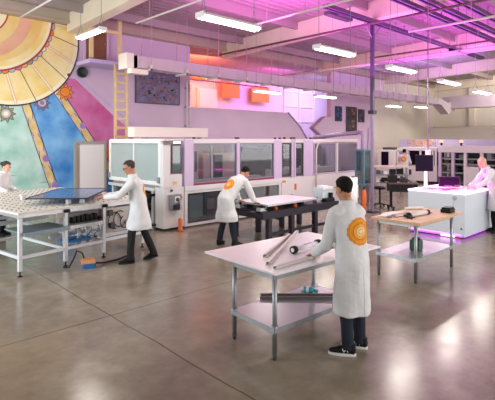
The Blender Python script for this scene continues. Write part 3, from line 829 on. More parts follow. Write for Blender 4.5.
for x in (7.0, 7.9, 8.8): panel((x, x + .06, 9.7, 9.76, .94, 2.06), 'inner_post', M['alu'], mB_)
for x in (7.4, 8.9):
    lb = MB(); lb.box(x - .5, x + .5, 10.0, 10.05, 2.02, 2.05); lb.build('inner_fill_strip', mat('inner_fill_strip', '#ffffff', .5, emit=(1, .93, .93), estr=5), mB_, world=True)  # glowing strips added to brighten the interior behind the windows
lb = MB(); lb.box(6.05, 6.1, 9.5, 11.0, 2.03, 2.06); lb.build('inner_fill_strip', M['inner_fill_strip'] if 'inner_fill_strip' in M else bpy.data.materials['inner_fill_strip'], mA, world=True)  # same added glow strip inside the end module
# lower opening
b = MB(); b.box(6.43, 6.52, YF, YF + .06, .04, .88); b.box(9.75, 9.83, YF, YF + .06, .04, .88); b.box(6.52, 9.75, YF, YF + .06, .04, .1); b.box(6.52, 9.75, YF, YF + .06, .82, .88)
b.build('base_frame', M['machine_white'], mB_, world=True)
panel((6.52, 9.75, YF + .02, YF + .03, .1, .82), 'base_pane', M['pane'], mB_, 0)
panel((6.6, 9.8, 9.3, YB, .04, .1), 'base_floor', M['grey'], mB_)
panel((7.0, 7.45, 9.5, 10.1, .1, .68), 'inner_tank', mat('tank_teal', '#8fa8a4', .5), mB_)
panel((7.3, 8.9, 10.3, 10.8, .1, .42), 'inner_beam', M['machine_white'], mB_)
panel((8.15, 8.5, 9.6, 9.9, .1, .5), 'inner_pump', M['white_paint'], mB_)
for x in (6.75, 7.6, 8.4, 9.2): panel((x, x + .08, 9.6, 9.7, .1, .86), 'inner_leg', M['dark_grey'], mB_)
for x in (6.72, 8.1, 8.16, 9.6, 9.8):
    panel((x - .03, x + .03, YF - .01, YF + .05, 2.13, 2.17), 'roof_bracket', M['black'], mB_)

mC = thing('machine_module', 'right module of the long machine with narrow windows over plain white base panels', 'machine', (11.8, 10.2, 0), 0, 'modules of the long enclosed machine')
panel((9.85, 13.85, YF, YF + .3, 2.08, 2.13), 'roof', M['machine_white'], mC); panel((9.85, 13.85, 10.9, YB, 2.08, 2.13), 'roof', M['machine_white'], mC)
panel((9.85, 13.85, YF - .01, YF + .06, 2.02, 2.12), 'top_rail', M['machine_white'], mC)
for x0, x1 in ((9.85, 11.3), (11.3, 12.6), (12.6, 13.85)): panel((x0 + .004, x1 - .004, YF, YF + .2, .08, 1.0), 'base_panel', M['machine_white'], mC)
panel((9.9, 13.8, YF + .05, YB, 0, .08), 'plinth', M['dark_steel'], mC)
win(mC, 9.86, 10.28, 1.03, 2.02); win(mC, 10.46, 10.84, 1.03, 2.02); win(mC, 11.36, 12.52, 1.03, 2.02, .03, 'machine_lilac'); win(mC, 12.6, 13.76, 1.03, 2.02, .03, 'machine_lilac')
panel((10.28, 10.36, YF - .03, YF + .06, 1.0, 2.14), 'mullion', M['machine_lilac'], mC); panel((10.39, 10.46, YF - .03, YF + .06, 1.0, 2.14), 'mullion', M['machine_lilac'], mC)
panel((10.84, 11.3, YF - .02, YF + .1, 1.0, 2.1), 'lilac_panel', M['machine_lilac'], mC)
panel((12.52, 12.6, YF - .03, YF + .06, 1.0, 2.06), 'mullion', M['machine_white'], mC)
panel((13.76, 13.85, YF - .03, YF + .06, 1.0, 2.12), 'mullion', M['machine_lilac'], mC)
panel((9.85, 13.85, YB - .05, YB, .06, 2.08), 'rear_wall', M['machine_lilac'], mC)
panel((13.8, 13.85, YF + .06, YB - .05, .06, 2.08), 'end_wall', M['machine_lilac'], mC)
panel((9.9, 13.75, 9.3, 11.4, .86, .95), 'bed', M['grey'], mC)
panel((10.0, 13.7, 9.5, 9.7, .95, 1.2), 'conveyor_edge', M['alu_white'], mC)
panel((10.0, 13.7, 9.25, 9.3, .95, 1.05), 'red_strip', M['red_strip'], mC)
panel((11.3, 13.7, 10.4, 11.3, .95, 1.9), 'inner_chamber', M['dark_grey'], mC)
for x in (11.6, 12.4, 13.1): panel((x, x + .5, 10.36, 10.4, 1.05, 1.2), 'inner_vent', M['white_paint'], mC)
panel((10.5, 10.95, 10.3, 11.3, .95, 1.85), 'inner_cabinet', M['dark_steel'], mC)
mb = MB(); mb.tube([(11.42, YF - .04, .4), (11.42, YF - .04, 1.8), (11.5, YF - .04, 1.97), (11.62, YF - .04, 2.04), (13.7, YF - .04, 2.04)], .025, 8); mb.build('front_pipe', M['pipe_white'], mC, world=True)
panel((10.42, 10.5, YF - .02, YF, .62, .8), 'orange_tag', M['orange_plastic'], mC)
panel((9.9, 10.02, YF - .02, YF, .86, .93), 'warning_label', mat('label_amber', '#d0a04a', .5), mC, 0)
for x in (10.0, 10.3, 10.43, 11.2): panel((x - .03, x + .03, YF - .01, YF + .05, 2.13, 2.18), 'roof_bracket', M['black'], mC)

t = thing('cable_trunk', 'long white box lying on top of the enclosed machine near the ladder', 'trunking', (7.7, 11.25, 2.13))
mb = MB(); mb.box(-1.35, 1.2, -.15, .2, .05, .32); mb.box(-1.2, -1.1, -.1, .15, 0, .05); mb.box(1, 1.1, -.1, .15, 0, .05); mb.build('body', M['warm_white'], t, bevel=.008)
mb = MB(); mb.box(-1.36, 1.21, -.16, .21, .315, .33); mb.build('lid', M['white_paint'], t)
oc = thing('bollard', 'small orange safety post standing at foot of the white machine cabinet', 'post', (6.18, 8.72, 0))
mb = MB(); mb.lathe([(0, .0), (.065, .0), (.065, .02), (.05, .03), (.048, .27), (.035, .285), (0, .285)], seg=18); mb.build('post', M['orange_plastic'], oc)
mb = MB(); mb.lathe([(.0, .285), (.03, .285), (.026, .3), (0, .305)], seg=14); mb.build('cap', M['orange_plastic'], oc)

g = thing('purple_gantry', 'purple tube gantry arching over right end of the white machine', 'gantry', (12.96, 8.15, 0))
mb = MB(); mb.tube([(0, 0, .02), (0, 0, 2.24), (0, .05, 2.33), (0, .15, 2.35), (0, 1.95, 2.2), (0, 2.02, 2.17), (0, 2.04, 2.13)], .07, 10); mb.build('tube_frame', M['purple_tube'], g)
mb = MB(); mb.box(-.14, .14, -.14, .14, 0, .02); mb.build('base_plate', M['dark_steel'], g)
mb = MB(); mb.tube([(.3, 0, .02), (.3, 0, 2.5)], .03, 8); mb.build('side_tube', M['purple_tube'], g)
mb = MB(); mb.tube([(0, 0, 1.2), (.3, 0, 1.2)], .025, 8); mb.build('cross_tube', M['purple_tube'], g)

t = thing('glass_guard', 'teal glazed guard frame on legs in front of the purple gantry', 'guard', (12.15, 7.62, 0))
mb = MB()
for x in (-.22, .22):
    for y in (-.14, .14): mb.box(x - .025, x + .025, y - .025, y + .025, 0, 1.8)
mb.box(-.24, .24, -.16, .16, 1.77, 1.82); mb.box(-.24, .24, -.16, .16, .75, .8); mb.build('frame', mat('guard_teal', '#5f7f8c', .4, .4), t, bevel=.004)
for b in ((-.2, .2, -.15, -.14), (-.23, -.22, -.12, .12), (.22, .23, -.12, .12)): mb = MB(); mb.box(*b, .8, 1.77); mb.build('pane', M['pane_teal'], t)
mb = MB(); mb.box(-.18, .18, -.1, .1, .8, 1.3); mb.build('inner_box', M['dark_steel'], t)

# ------------------------------------------------------------------ dark work bench with the white panel
bn = thing('work_bench', 'dark steel assembly bench behind the white table, carrying a white panel', 'bench', (6.52, 6.42, 0))
BL, BW = 2.5, 1.0
for y in (0, BW):
    mb = MB(); mb.box(0, BL, y - .04, y + .04, .5, .66); mb.build('long_beam', M['dark_steel'], bn, bevel=.006)
for x in (.03, .8, 1.6, BL - .03):
    mb = MB(); mb.box(x - .04, x + .04, .0, BW, .52, .62); mb.build('cross_beam', M['dark_steel'], bn)
for x in (.2, .9, 1.7, BL - .15):
    for y in (0, BW):
        mb = MB(); mb.box(x - .05, x + .05, y - .05, y + .05, .015, .52); l = mb.build('leg', M['dark_steel'], bn, bevel=.005)
        mb = MB(); mb.lathe([(.06, 0), (.06, .012), (.03, .018)], (x, y, 0), 12); mb.build('foot', M['black'], l)
mb = MB(); mb.box(.2, 2.3, -.02, .02, .15, .21); mb.build('stretcher', M['dark_steel'], bn)
mb = MB(); mb.bar((.9, BW, .5), (1.6, BW, .2), .05, .05); mb.build('brace', M['dark_steel'], bn)
mb = MB(); mb.box(.05, BL - .05, .05, BW - .05, .64, .66); mb.build('bench_deck', mat('bench_deck', '#3a343e', .5), bn)
for (x, y, a) in ((.1, .1, 0), (.12, .75, 1), (1.95, .12, 2), (1.9, .85, 3)):
    mb = MB(); mb.box(x - .09, x + .09, y - .07, y + .07, .66, .73); c = mb.build('clamp_block', M['alu'], bn, bevel=.008)
    mb = MB(); mb.cyl((x - .03, y - .02, .73), (x - .03, y - .02, .79), .025, seg=12); mb.cyl((x + .05, y + .02, .7), (x + .05, y - .09, .7), .02, seg=10); mb.build('clamp_knob', M['black'], c)
for x, y in ((.45, .04), (1.05, .03)):
    mb = MB(); mb.cyl((x, y, .66), (x, y, .71), .045, seg=14); mb.cyl((x, y, .71), (x, y, .745), .03, seg=12); mb.build('orange_knob', M['orange_plastic'], bn)
mb = MB(); mb.box(2.12, 2.46, .0, .12, .66, .74); mb.box(2.34, 2.42, .02, .1, .74, .86); mb.build('end_vice', M['black'], bn, bevel=.008)
for k in range(6):
    x = .3 + k * .3
    mb = MB(); mb.tube([(x, .03, .66), (x + .06, -.03, .6), (x + .12, .0, .52), (x + .15, .3, .5)], .01, 6); mb.build('cable', M['black_rubber'], bn)
for x, y in ((.35, .25), (.35, .7), (1.5, .25), (1.5, .7)):
    mb = MB(); mb.box(x - .05, x + .05, y - .05, y + .05, .66, .765); mb.build('support_pad', M['black'], bn)
wp = thing('white_solar_module', 'white backed solar panel lying on the dark assembly bench', 'panel', (6.64, 6.36, .765))
mb = MB(); mb.box(0, 1.62, 0, .95, .004, .03); mb.build('back_sheet', M['white_board'], wp)
for b in ((-.015, 1.635, -.015, 0), (-.015, 1.635, .95, .965), (-.015, 0, 0, .95), (1.62, 1.635, 0, .95)):
    mb = MB(); mb.box(*b, 0, .036); mb.build('frame_edge', M['alu'], wp)
t = thing('plastic_bin', 'pale blue white plastic bin on the right end of the dark bench', 'bin', (8.84, 6.66, .66), .1)
mb = MB(); mb.prism([(-.2, -.12, 0), (.2, -.12, 0), (.22, -.12, .32), (-.22, -.12, .32)], (0, .02, 0)); mb.prism([(-.2, .1, 0), (.2, .1, 0), (.22, .1, .32), (-.22, .1, .32)], (0, .02, 0)); mb.box(-.21, -.19, -.1, .1, 0, .32); mb.box(.19, .21, -.1, .1, 0, .32); mb.box(-.2, .2, -.1, .1, 0, .02)
mb.build('body', mat('bin_blue', '#cfdfe6', .35), t); mb = MB(); mb.box(-.23, .23, -.14, -.12, .28, .33); mb.build('rim', M['white_paint'], t)
mb = MB(); mb.box(-.14, .1, -.08, .08, .02, .36); mb.build('sheets', M['white_board'], t)
mb = MB(); mb.lathe([(.02, 0), (.08, 0), (.08, .07), (.02, .07)], seg=20); o = mb.build('tape_roll', M['beige']); o.location = (8.9, 6.9, .98); o.rotation_euler = (PI / 2, 0, .3)
o.location.z = .74; tag(o, 'beige tape roll standing on the dark bench behind the plastic bin', 'tape')
t = thing('film_roll', 'white roll of film standing upright behind the nearest worker', 'roll', (9.36, 6.16, 0))
mb = MB(); mb.lathe([(.04, .02), (.1, .02), (.1, 1.21), (.04, 1.21)], seg=22); mb.build('film', M['white_paint'], t); mb = MB(); mb.lathe([(.0, 0), (.045, 0), (.045, 1.24), (.03, 1.24), (.03, 1.0), (0, 1.0)], seg=16); mb.build('core', M['dark_grey'], t)

# ------------------------------------------------------------------ steel tables


def steel_table(t, x0, x1, y0, y1, ztop, zs, mleg='steel'):
    for x in (x0, x1):
        for y in (y0, y1):
            b = MB(); b.cyl((x, y, .05), (x, y, ztop), .024, seg=14); l = b.build('leg', M[mleg], t)
            b = MB(); b.lathe([(.0, 0), (.016, 0), (.024, .03), (.024, .06), (0, .06)], (x, y, 0), 12); b.build('bullet_foot', M['dark_grey'], l)
            b = MB(); b.cyl((x, y, zs - .05), (x, y, zs + .02), .034, seg=14); b.build('shelf_collar', M[mleg], l)
    b = MB(); b.box(x0 - .03, x1 + .03, y0 - .03, y1 + .03, zs - .004, zs); b.build('lower_shelf', M['shelf_steel'], t)
    b = MB()
    for q in ((x0 - .03, x1 + .03, y0 - .035, y0 - .03), (x0 - .03, x1 + .03, y1 + .03, y1 + .035), (x0 - .035, x0 - .03, y0 - .03, y1 + .03), (x1 + .03, x1 + .035, y0 - .03, y1 + .03)): b.box(*q, zs - .045, zs + .002)
    b.build('shelf_lip', M['steel'], t)
    b = MB(); b.box(x0 - .02, x1 + .02, y0 - .02, y1 + .02, ztop - .04, ztop); b.build('under_frame', M['steel'], t)


wt = thing('steel_table', 'near table with a large white board top and steel shelf', 'table', (4.132, 3.551, 0), math.radians(-3))
steel_table(wt, 3.21 - 4.1, 4.46 - 4.1, 2.99 - 3.6, 3.6 - 3.6, .81, .31)
mb = MB(); mb.box(3.19 - 4.1, 4.94 - 4.1, 2.96 - 3.6, 4.12 - 3.6, .81, .83); mb.build('white_top', M['white_board'], wt, bevel=.003)


def channel(label, a, b, z, wd=.045, ht=.035, g='aluminium channels on the white table', m='alu', name='metal_channel'):
    a, b = Vector((*a, z)), Vector((*b, z)); d = b - a; L = d.length
    t = MB(); t.box(0, L, -wd / 2, wd / 2, 0, .004); t.box(0, L, -wd / 2, -wd / 2 + .005, 0, ht); t.box(0, L, wd / 2 - .005, wd / 2, 0, ht * .75); t.box(0, L, -wd / 2, wd / 2 - .012, ht - .004, ht)
    return one(t, name, M[m], label, 'channel', tuple(a), math.atan2(d.y, d.x), g)


M['dark_alu'] = mat('dark_alu', '#77706c', .45, .5)
M['channel_alu'] = mat('channel_alu', '#d6cfca', .4, .35)
channel('aluminium channel farthest left of the three on the white table', (3.56, 3.46), (4.58, 4.0), .83, m='channel_alu')
channel('longest middle aluminium channel on the white table', (3.36, 3.22), (4.82, 4.07), .83, m='channel_alu')
channel('aluminium channel under the hand at near edge of the white table', (3.3, 3.07), (4.02, 3.09), .83, m='channel_alu')
rt = thing('roller_tool', 'clear tube roller with black wheels lying on the white table', 'roller', (3.9, 3.35, .873), math.atan2(.03, .62))
mb = MB(); mb.cyl((.02, 0, 0), (.48, 0, 0), .028, seg=20); mb.build('tube', mat('clear_tube', '#e9e2e8', .15), rt)
for x in (0.0, .46):
    mb = MB(); mb.lathe([(.024, 0), (.043, 0), (.043, .05), (.024, .05)], seg=22); mb.bm.transform(Matrix.Translation((x - .01, 0, 0)) @ Matrix.Rotation(PI / 2, 4, 'Y')); wq = mb.build('wheel', M['black_rubber'], rt)
    mb = MB(); mb.cyl((x - .014, 0, 0), (x + .042, 0, 0), .024, seg=16); mb.build('hub', M['white_paint'], wq)
mb = MB(); mb.cyl((.5, 0, 0), (.62, 0, .02), .014, seg=10); mb.build('handle', M['black'], rt)
mb = MB(); mb.box(.2, .34, -.006, .006, .025, .03); mb.build('mark', M['red_strip'], rt)
channel('upper dark metal bar on the shelf below the white table', (3.74, 3.7), (4.36, 3.1), .31, .05, .03, 'bars on the table shelf', 'dark_alu', 'metal_bar')
channel('lower dark metal bar on the shelf under the white table, nearest the camera', (3.67, 3.64), (4.3, 3.03), .31, .05, .03, 'bars on the table shelf', 'dark_alu', 'metal_bar')
bt = thing('spray_bottle', 'white and turquoise bottle lying on the shelf below the white table', 'bottle', (4.2, 3.44, .345), math.radians(-62))
bt.scale = (.75, .75, .75)
TQ = mat('turquoise', '#2f9fb0', .4)
mb = MB(); mb.tube([(0, 0, 0), (.01, 0, 0), (.12, 0, 0), (.15, 0, 0)], [.035, .045, .045, .03], 18); mb.build('body', TQ, bt)
mb = MB(); mb.tube([(-.06, 0, 0), (-.04, 0, 0), (0, 0, 0)], [.03, .042, .042], 18); mb.build('cap', M['white_paint'], bt)
mb = MB(); mb.tube([(.15, 0, 0), (.22, 0, -.01)], [.022, .03], 14); mb.build('nozzle', TQ, bt)
mb = MB(); mb.tube([(.04, 0, 0), (.08, 0, 0)], [.0465, .0465], 18); mb.build('label', M['white_paint'], bt)

tt = thing('wood_top_table', 'small steel table with a butcher block top at right', 'table', (7.05, 3.46, 0))
steel_table(tt, 6.42 - 7.05, 7.68 - 7.05, 3.16 - 3.46, 3.76 - 3.46, .855, .36)
mb = MB(); mb.box(6.35 - 7.05, 7.86 - 7.05, 3.06 - 3.46, 3.86 - 3.46, .855, .9); mb.build('wood_top', M['wood'], tt, bevel=.006)
ZT = .9
cg = thing('caulking_gun', 'grey caulking gun lying on the wooden table', 'caulking gun', (6.6, 3.42, ZT + .035), math.radians(-6))
mb = MB(); mb.cyl((.1, 0, 0), (.62, 0, 0), .033, seg=18); mb.build('barrel', M['machine_white'], cg)
for x in (.08, .6): mb = MB(); mb.cyl((x, 0, 0), (x + .045, 0, 0), .042, seg=18); mb.build('collar', M['black'], cg)
mb = MB(); mb.box(-.02, .08, -.015, .015, -.02, .02); mb.bar((.04, 0, 0), (.0, -.13, -.02), .02, .025); mb.bar((.07, 0, 0), (.08, -.12, -.02), .015, .015); mb.build('trigger_handle', M['black'], cg, bevel=.003)
mb = MB(); mb.cyl((-.22, 0, 0), (.08, 0, 0), .006, seg=8); mb.bar((-.22, 0, 0), (-.22, .05, 0), .008, .008); mb.build('plunger_rod', M['dark_steel'], cg)
bx = thing('black_box', 'black plastic tool box on far right corner of the wooden table', 'box', (7.68, 3.22, ZT), .1)
mb = MB(); mb.box(-.13, .13, -.08, .08, 0, .06); mb.build('body', M['black'], bx, bevel=.012); mb = MB(); mb.box(-.11, .11, -.07, .07, .06, .085); mb.build('lid', M['black'], bx, bevel=.01)
rl = MB(); rl.cyl((0, 0, 0), (.34, 0, 0), .022, seg=16); one(rl, 'white_tube', M['white_paint'], 'short white tube lying at far edge of the wooden table', 'tube', (7.42, 3.84, ZT + .022), math.radians(-32))
PAP = mat('paper', '#e8dcd4', .7)
for k, (x, y, a, w_, d_, lab, c) in enumerate(((6.62, 3.72, .3, .34, .22, 'pale sheet at left end of the wooden table', PAP), (6.92, 3.78, -.2, .3, .2, 'pale sheet in the middle of the wooden table, below the white tube', PAP), (7.05, 3.62, .5, .26, .1, 'grey strip of foil on the wooden table behind the caulking gun', M['grey']), (7.38, 3.42, -.3, .2, .1, 'bright crumpled wrapper right of the caulking gun', M['white_paint']), (6.55, 3.62, .1, .3, .05, 'dark flat ruler at left end of the wooden table', M['dark_grey']))):
    b = MB(); n = 6
    g_ = [[Vector((-w_ / 2 + w_ * i / n, -d_ / 2 + d_ * j / 3, .004 + .006 * noise.noise((i * .7 + k * 9, j * .9, 0)) + .006)) for i in range(n + 1)] for j in range(4)]
    for j in range(3):
        for i in range(n): b.face([g_[j][i], g_[j][i + 1], g_[j + 1][i + 1], g_[j + 1][i]])
    bmesh.ops.remove_doubles(b.bm, verts=b.bm.verts, dist=1e-5)
    o = one(b, ('paper_sheet', 'paper_sheet', 'foil_strip', 'wrapper', 'ruler')[k], c, lab, ('sheet', 'sheet', 'foil', 'wrapper', 'ruler')[k], (x, y, ZT + (.012 if k == 4 else 0)), a)
    sm = o.modifiers.new('thick', 'SOLIDIFY'); sm.thickness = .003
gb = thing('green_canister', 'dark green canister on the shelf below the wooden table', 'canister', (6.93, 3.4, .36))
mb = MB(); mb.box(-.08, .08, -.08, .08, 0, .17); mb.build('body', mat('dark_green', '#274536', .5), gb, bevel=.02); mb = MB(); mb.lathe([(0, .17), (.06, .17), (.06, .2), (0, .2)], seg=18); mb.build('lid', M['black'], gb)

# ------------------------------------------------------------------ light table cabinet at right
lt = thing('light_table', 'white inspection cabinet with magenta glowing top edge at right', 'cabinet', (10.78, 4.45, 0))
X0, X1, Y0, Y1 = -.82, .82, -.63, .63
mb = MB(); mb.box(X0 + .06, X1 - .06, Y0 + .06, Y1 - .06, .0, .07); mb.build('plinth', M['dark_steel'], lt)
mb = MB(); M['cabinet_white'] = mat('cabinet_white', '#cdd6df', .35); mb.box(X0 + .02, X1 - .02, Y0 + .02, Y1 - .02, .065, .94); mb.build('carcass', M['cabinet_white'], lt)
for b in ((X0, X0 + .02, Y0, -.4), (X0, X0 + .02, -.396, Y1), (X0 + .02, X1, Y0, Y0 + .02)):
    mb = MB(); mb.box(*b, .06, .95); mb.build('side_panel', M['cabinet_white'], lt, bevel=.003)
mb = MB(); mb.box(X0, X1, Y0, Y1, .95, .965); mb.build('top_plate', mat('glow_plate', '#f4e4f2', .4, emit=(1.0, .25, .9), estr=.45), lt)
for b in ((X0 - .01, X0, Y0, Y1), (X0, X1, Y0 - .01, Y0), (X0, X1, Y1, Y1 + .01)):
    mb = MB(); mb.box(*b, .945, .975); mb.build('led_edge', M['led_glow_white'], lt)
for b in ((X0 + .03, X0 + .05, Y0 + .06, Y1 - .06), (X0 + .06, X1 - .06, Y0 + .03, Y0 + .05)):
    mb = MB(); mb.box(*b, .03, .05); mb.build('base_led', M['led_magenta'], lt)
mb = MB(); mb.box(X0 - .004, X0 + .03, -.42, -.12, .02, .06); mb.build('base_led', M['led_glow_white'], lt)
for y in (Y0 + .1, Y1 - .1):
    mb = MB(); mb.cyl((X0 + .1, y, 0), (X0 + .1, y, .1), .03, seg=12); mb.build('foot', M['steel'], lt)
mb = MB(); mb.lathe([(.04, 0), (.05, 0), (.05, .004), (.04, .004)], seg=28); mb.bm.transform(Matrix.Translation((X0 - .001, -.42, .86)) @ Matrix.Rotation(-PI / 2, 4, 'Y'))
mb.box(X0 - .004, X0, -.436, -.428, .835, .885); mb.box(X0 - .004, X0, -.412, -.404, .835, .885); mb.build('round_emblem', mat('emblem_grey', '#a4adbc', .5), lt)
mb = MB(); mb.cyl((X0 - .01, Y0 + .07, .22), (X0, Y0 + .07, .22), .02, seg=12); mb.build('lock', M['dark_grey'], lt)
d = bpy.data.lights.new('table_glow', 'AREA'); d.energy = 42; d.color = (1.0, .04, .62); d.shape = 'RECTANGLE'; d.size = 1.4; d.size_y = 1.1
a = bpy.data.objects.new('table_glow', d); COL.objects.link(a); a.parent = lt; a.location = (.1, 0, .985); a.rotation_euler = (PI, 0, 0)
d = bpy.data.lights.new('base_glow', 'AREA'); d.energy = 1.3; d.color = (.6, .06, .95); d.shape = 'RECTANGLE'; d.size = .08; d.size_y = 1.1
a = bpy.data.objects.new('base_glow', d); COL.objects.link(a); a.parent = lt; a.location = (X0 - .02, 0, .085); a.rotation_euler = (0, -.5, 0)
rnd = random.Random(11)
for k in range(12):
    x, y = 10.78 + rnd.uniform(-.6, .6), 4.4 + rnd.uniform(-.4, .4)
    b = MB(); b.box(-.08, .08, -.08, .08, 0, .004); b.box(-.075, .075, -.004, .004, .004, .006)
    o = one(b, 'solar_cell', mat('cell_pink', '#8a4a78', .3) if k == 0 else bpy.data.materials['cell_pink'], 'small dark solar cell lying on the glowing white cabinet', 'solar cell', (x, y, .9655 + .0065 * k), rnd.uniform(0, 1.5), 'solar cells on the light table')
mo_ = thing('monitor', 'black monitor on a white stand at back of the glowing cabinet', 'monitor', (10.55, 4.98, .966), math.radians(-47))
mb = MB(); mb.box(-.2, .2, -.03, .02, .39, .78); mb.build('housing', M['black'], mo_, bevel=.01); mb = MB(); mb.box(-.19, .19, -.034, -.03, .405, .765); mb.build('screen', M['screen'], mo_)
mb = MB(); mb.box(.02, .08, .03, .07, .01, .42); mb.build('stand', M['led_glow_white'], mo_); mb = MB(); mb.box(-.1, .16, -.08, .09, 0, .012); mb.build('stand_foot', M['white_paint'], mo_)  # stand is no lamp; LED light falling on it is given as emission
t = thing('service_pole', 'thin white service pole rising behind the black monitor', 'pole', (11.55, 5.35, 0))
mb = MB(); mb.cyl((0, 0, 0), (0, 0, ceil_z(5.35)), .014, seg=10); mb.build('tube', M['strut'], t); mb = MB(); mb.box(-.05, .05, -.05, .05, 1.7, 1.85); mb.build('socket_box', M['white_paint'], t)
lp = thing('tilted_screen', 'low dark screen standing behind the solar cells on the glowing cabinet', 'screen', (11.3, 4.7, .966), math.radians(-46))
mb = MB(); mb.box(-.26, .26, -.012, .012, .0, .24); mb.build('panel', M['dark_steel'], lp, bevel=.006); mb = MB(); mb.box(-.24, .24, -.016, -.012, .015, .225); mb.build('display', M['screen'], lp); mb = MB(); mb.box(-.1, .1, 0, .1, 0, .01); mb.build('foot', M['black'], lp)

# ------------------------------------------------------------------ middle ground clutter near the pole
ex = thing('orange_canister', 'orange cylinder standing on the floor left of the tall dark pole', 'canister', (11.25, 7.05, 0))
mb = MB(); mb.lathe([(0, 0), (.055, 0), (.06, .02), (.06, .62), (.035, .7), (0, .72)], seg=20); mb.build('body', M['orange_plastic'], ex); mb = MB(); mb.cyl((0, 0, .7), (0, 0, .8), .025, seg=10); mb.bar((0, 0, .79), (.12, 0, .77), .02, .02); mb.build('valve', M['black'], ex)
dk = thing('rolling_desk', 'black work desk on casters right of the tall pole', 'desk', (12.78, 6.72, 0), math.radians(-46))
mb = MB(); mb.box(-.45, .42, -.3, .3, .8, .84); mb.build('desk_top', mat('desk_wood', '#5a4238', .5), dk, bevel=.006)
mb = MB(); mb.box(-.4, .38, -.28, .2, .58, .8); mb.build('drawer_box', M['black'], dk, bevel=.01)
for x in (-.32, .3):
    mb = MB(); mb.box(x - .035, x + .035, -.03, .03, .13, .8); mb.build('leg', M['black'], dk)
    mb = MB(); mb.box(x - .03, x + .03, -.3, .3, .1, .14); f = mb.build('foot_bar', M['black'], dk)
    for y in (-.27, .27):
        mb = MB(); mb.cyl((x - .02, y, .05), (x + .02, y, .05), .05, seg=14); mb.box(x - .02, x + .02, y - .02, y + .02, .05, .1); mb.build('caster', M['black_rubber'], f)
st = thing('black_stool', 'black round work stool beside the rolling desk', 'stool', (12.95, 7.55, 0))
mb = MB(); mb.lathe([(0, .56), (.17, .56), (.18, .6), (.16, .64), (0, .65)], seg=20); mb.build('seat', M['black'], st); mb = MB(); mb.cyl((0, 0, .1), (0, 0, .56), .03, seg=10); mb.build('column', M['dark_steel'], st)
for k in range(5):
    q = k * 2 * PI / 5; mb = MB(); mb.bar((0, 0, .1), (.25 * math.cos(q), .25 * math.sin(q), .07), .04, .03); mb.cyl((.25 * math.cos(q), .25 * math.sin(q) - .015, .04), (.25 * math.cos(q), .25 * math.sin(q) + .015, .04), .04, seg=12); mb.build('leg', M['black'], st)
for k, (x, y, sx, h, lab, c) in enumerate(((12.55, 6.9, .12, .22, 'black tool case at left end of the rolling desk', 'black'), (12.8, 6.68, .1, .12, 'dark tool box in the middle of the rolling desk', 'dark_steel'), (13.0, 6.48, .08, .05, 'small grey tray at right end of the rolling desk', 'grey'))):
    b = MB(); b.box(-sx, sx, -.1, .1, 0, h); b.box(-sx * .6, sx * .6, -.02, .02, h, h + .03); one(b, 'tool_case', M[c], lab, 'case', (x, y, .84), math.radians(-46), bevel=.01)

# grey benches far behind
fb = thing('packing_bench', 'grey two-level bench in front of the far white machine', 'bench', (17.8, 9.95, 0), math.radians(-46))
for x in (-.65, .65):
    for y in (-.3, .3): mb = MB(); mb.box(x - .035, x + .035, y - .035, y + .035, 0, .95); mb.build('leg', M['grey'], fb)
for z, nm in ((.25, 'low_shelf'), (.6, 'middle_shelf'), (.95, 'bench_top')): mb = MB(); mb.box(-.72, .72, -.36, .36, z, z + .06); mb.build(nm, M['beige'] if z > .9 else M['grey'], fb)
rnd = random.Random(2)
for k in range(8):
    lvl = (.31, .66)[k % 2]; x = -.5 + (k // 2) * .33
    loc = wmat(fb) @ Vector((x, rnd.uniform(-.1, .1), lvl))
    h = rnd.uniform(.1, .2); b = MB(); b.box(-.11, .11, -.12, .12, 0, h); b.box(-.115, .115, -.125, .125, h, h + .02)
    one(b, 'storage_box', M[('white_paint', 'dark_grey', 'black', 'machine_white')[rnd.randrange(4)]], 'small storage box on a shelf of the far grey bench', 'box', tuple(loc), math.radians(-46), 'boxes on the far grey bench')

# ------------------------------------------------------------------ far row of machines
XF = 21.4
f1 = thing('test_cabinet', 'far white cabinet with a tall dark window, leftmost of the far machines', 'cabinet', (XF + .5, 12.1, 0))
mb = MB(); mb.box(-.5, .5, -.5, .5, .05, 1.6); mb.build('body', M['white_paint'], f1, bevel=.02); mb = MB(); mb.box(-.52, -.5, -.12, .28, .7, 1.5); mb.build('window', M['screen'], f1); mb = MB(); mb.box(-.4, .4, -.45, .45, 0, .05); mb.build('plinth', M['dark_steel'], f1); mb = MB(); mb.box(-.35, .3, -.3, .3, 1.6, 1.72); mb.build('top_unit', M['dark_grey'], f1)
f2 = thing('far_machine', 'far white machine with dark glazed top behind the black monitor', 'machine', (XF + .6, 10.45, 0))
mb = MB(); mb.box(-.6, .6, -.95, 1.05, .12, .85); mb.build('base_cabinet', M['machine_white'], f2, bevel=.01); mb = MB(); mb.box(-.5, .5, -.9, 1.0, 0, .12); mb.build('plinth', M['dark_steel'], f2)
mb = MB()
for y in (-.95, -.8, -.2, .45, .97): mb.box(-.6, -.52, y, y + .09, .85, 1.6)
mb.box(-.6, .6, -.95, 1.06, 1.58, 1.72); mb.build('upper_frame', M['machine_white'], f2)
mb = MB(); mb.box(.3, .4, -.9, 1.0, .85, 1.58); mb.build('rear_panel', M['black'], f2)
for y in (-.7, -.1): mb = MB(); mb.box(-.57, -.55, y, y + .5, .9, 1.56); mb.build('dark_pane', M['screen'], f2)
mb = MB(); mb.box(-.62, -.6, .3, .6, .4, .65); mb.build('vent', M['dark_grey'], f2)
mb = MB(); mb.box(-.2, .1, .55, .9, .86, 1.5); mb.build('robot_head', M['white_paint'], f2); mb = MB(); mb.box(-.25, -.2, .55, .8, 1.0, 1.2); mb.build('indicator', M['red_lamp'], f2)
f3 = thing('far_machine', 'far long open-framed machine behind the bald worker at right', 'machine', (XF + .8, 7.2, 0))
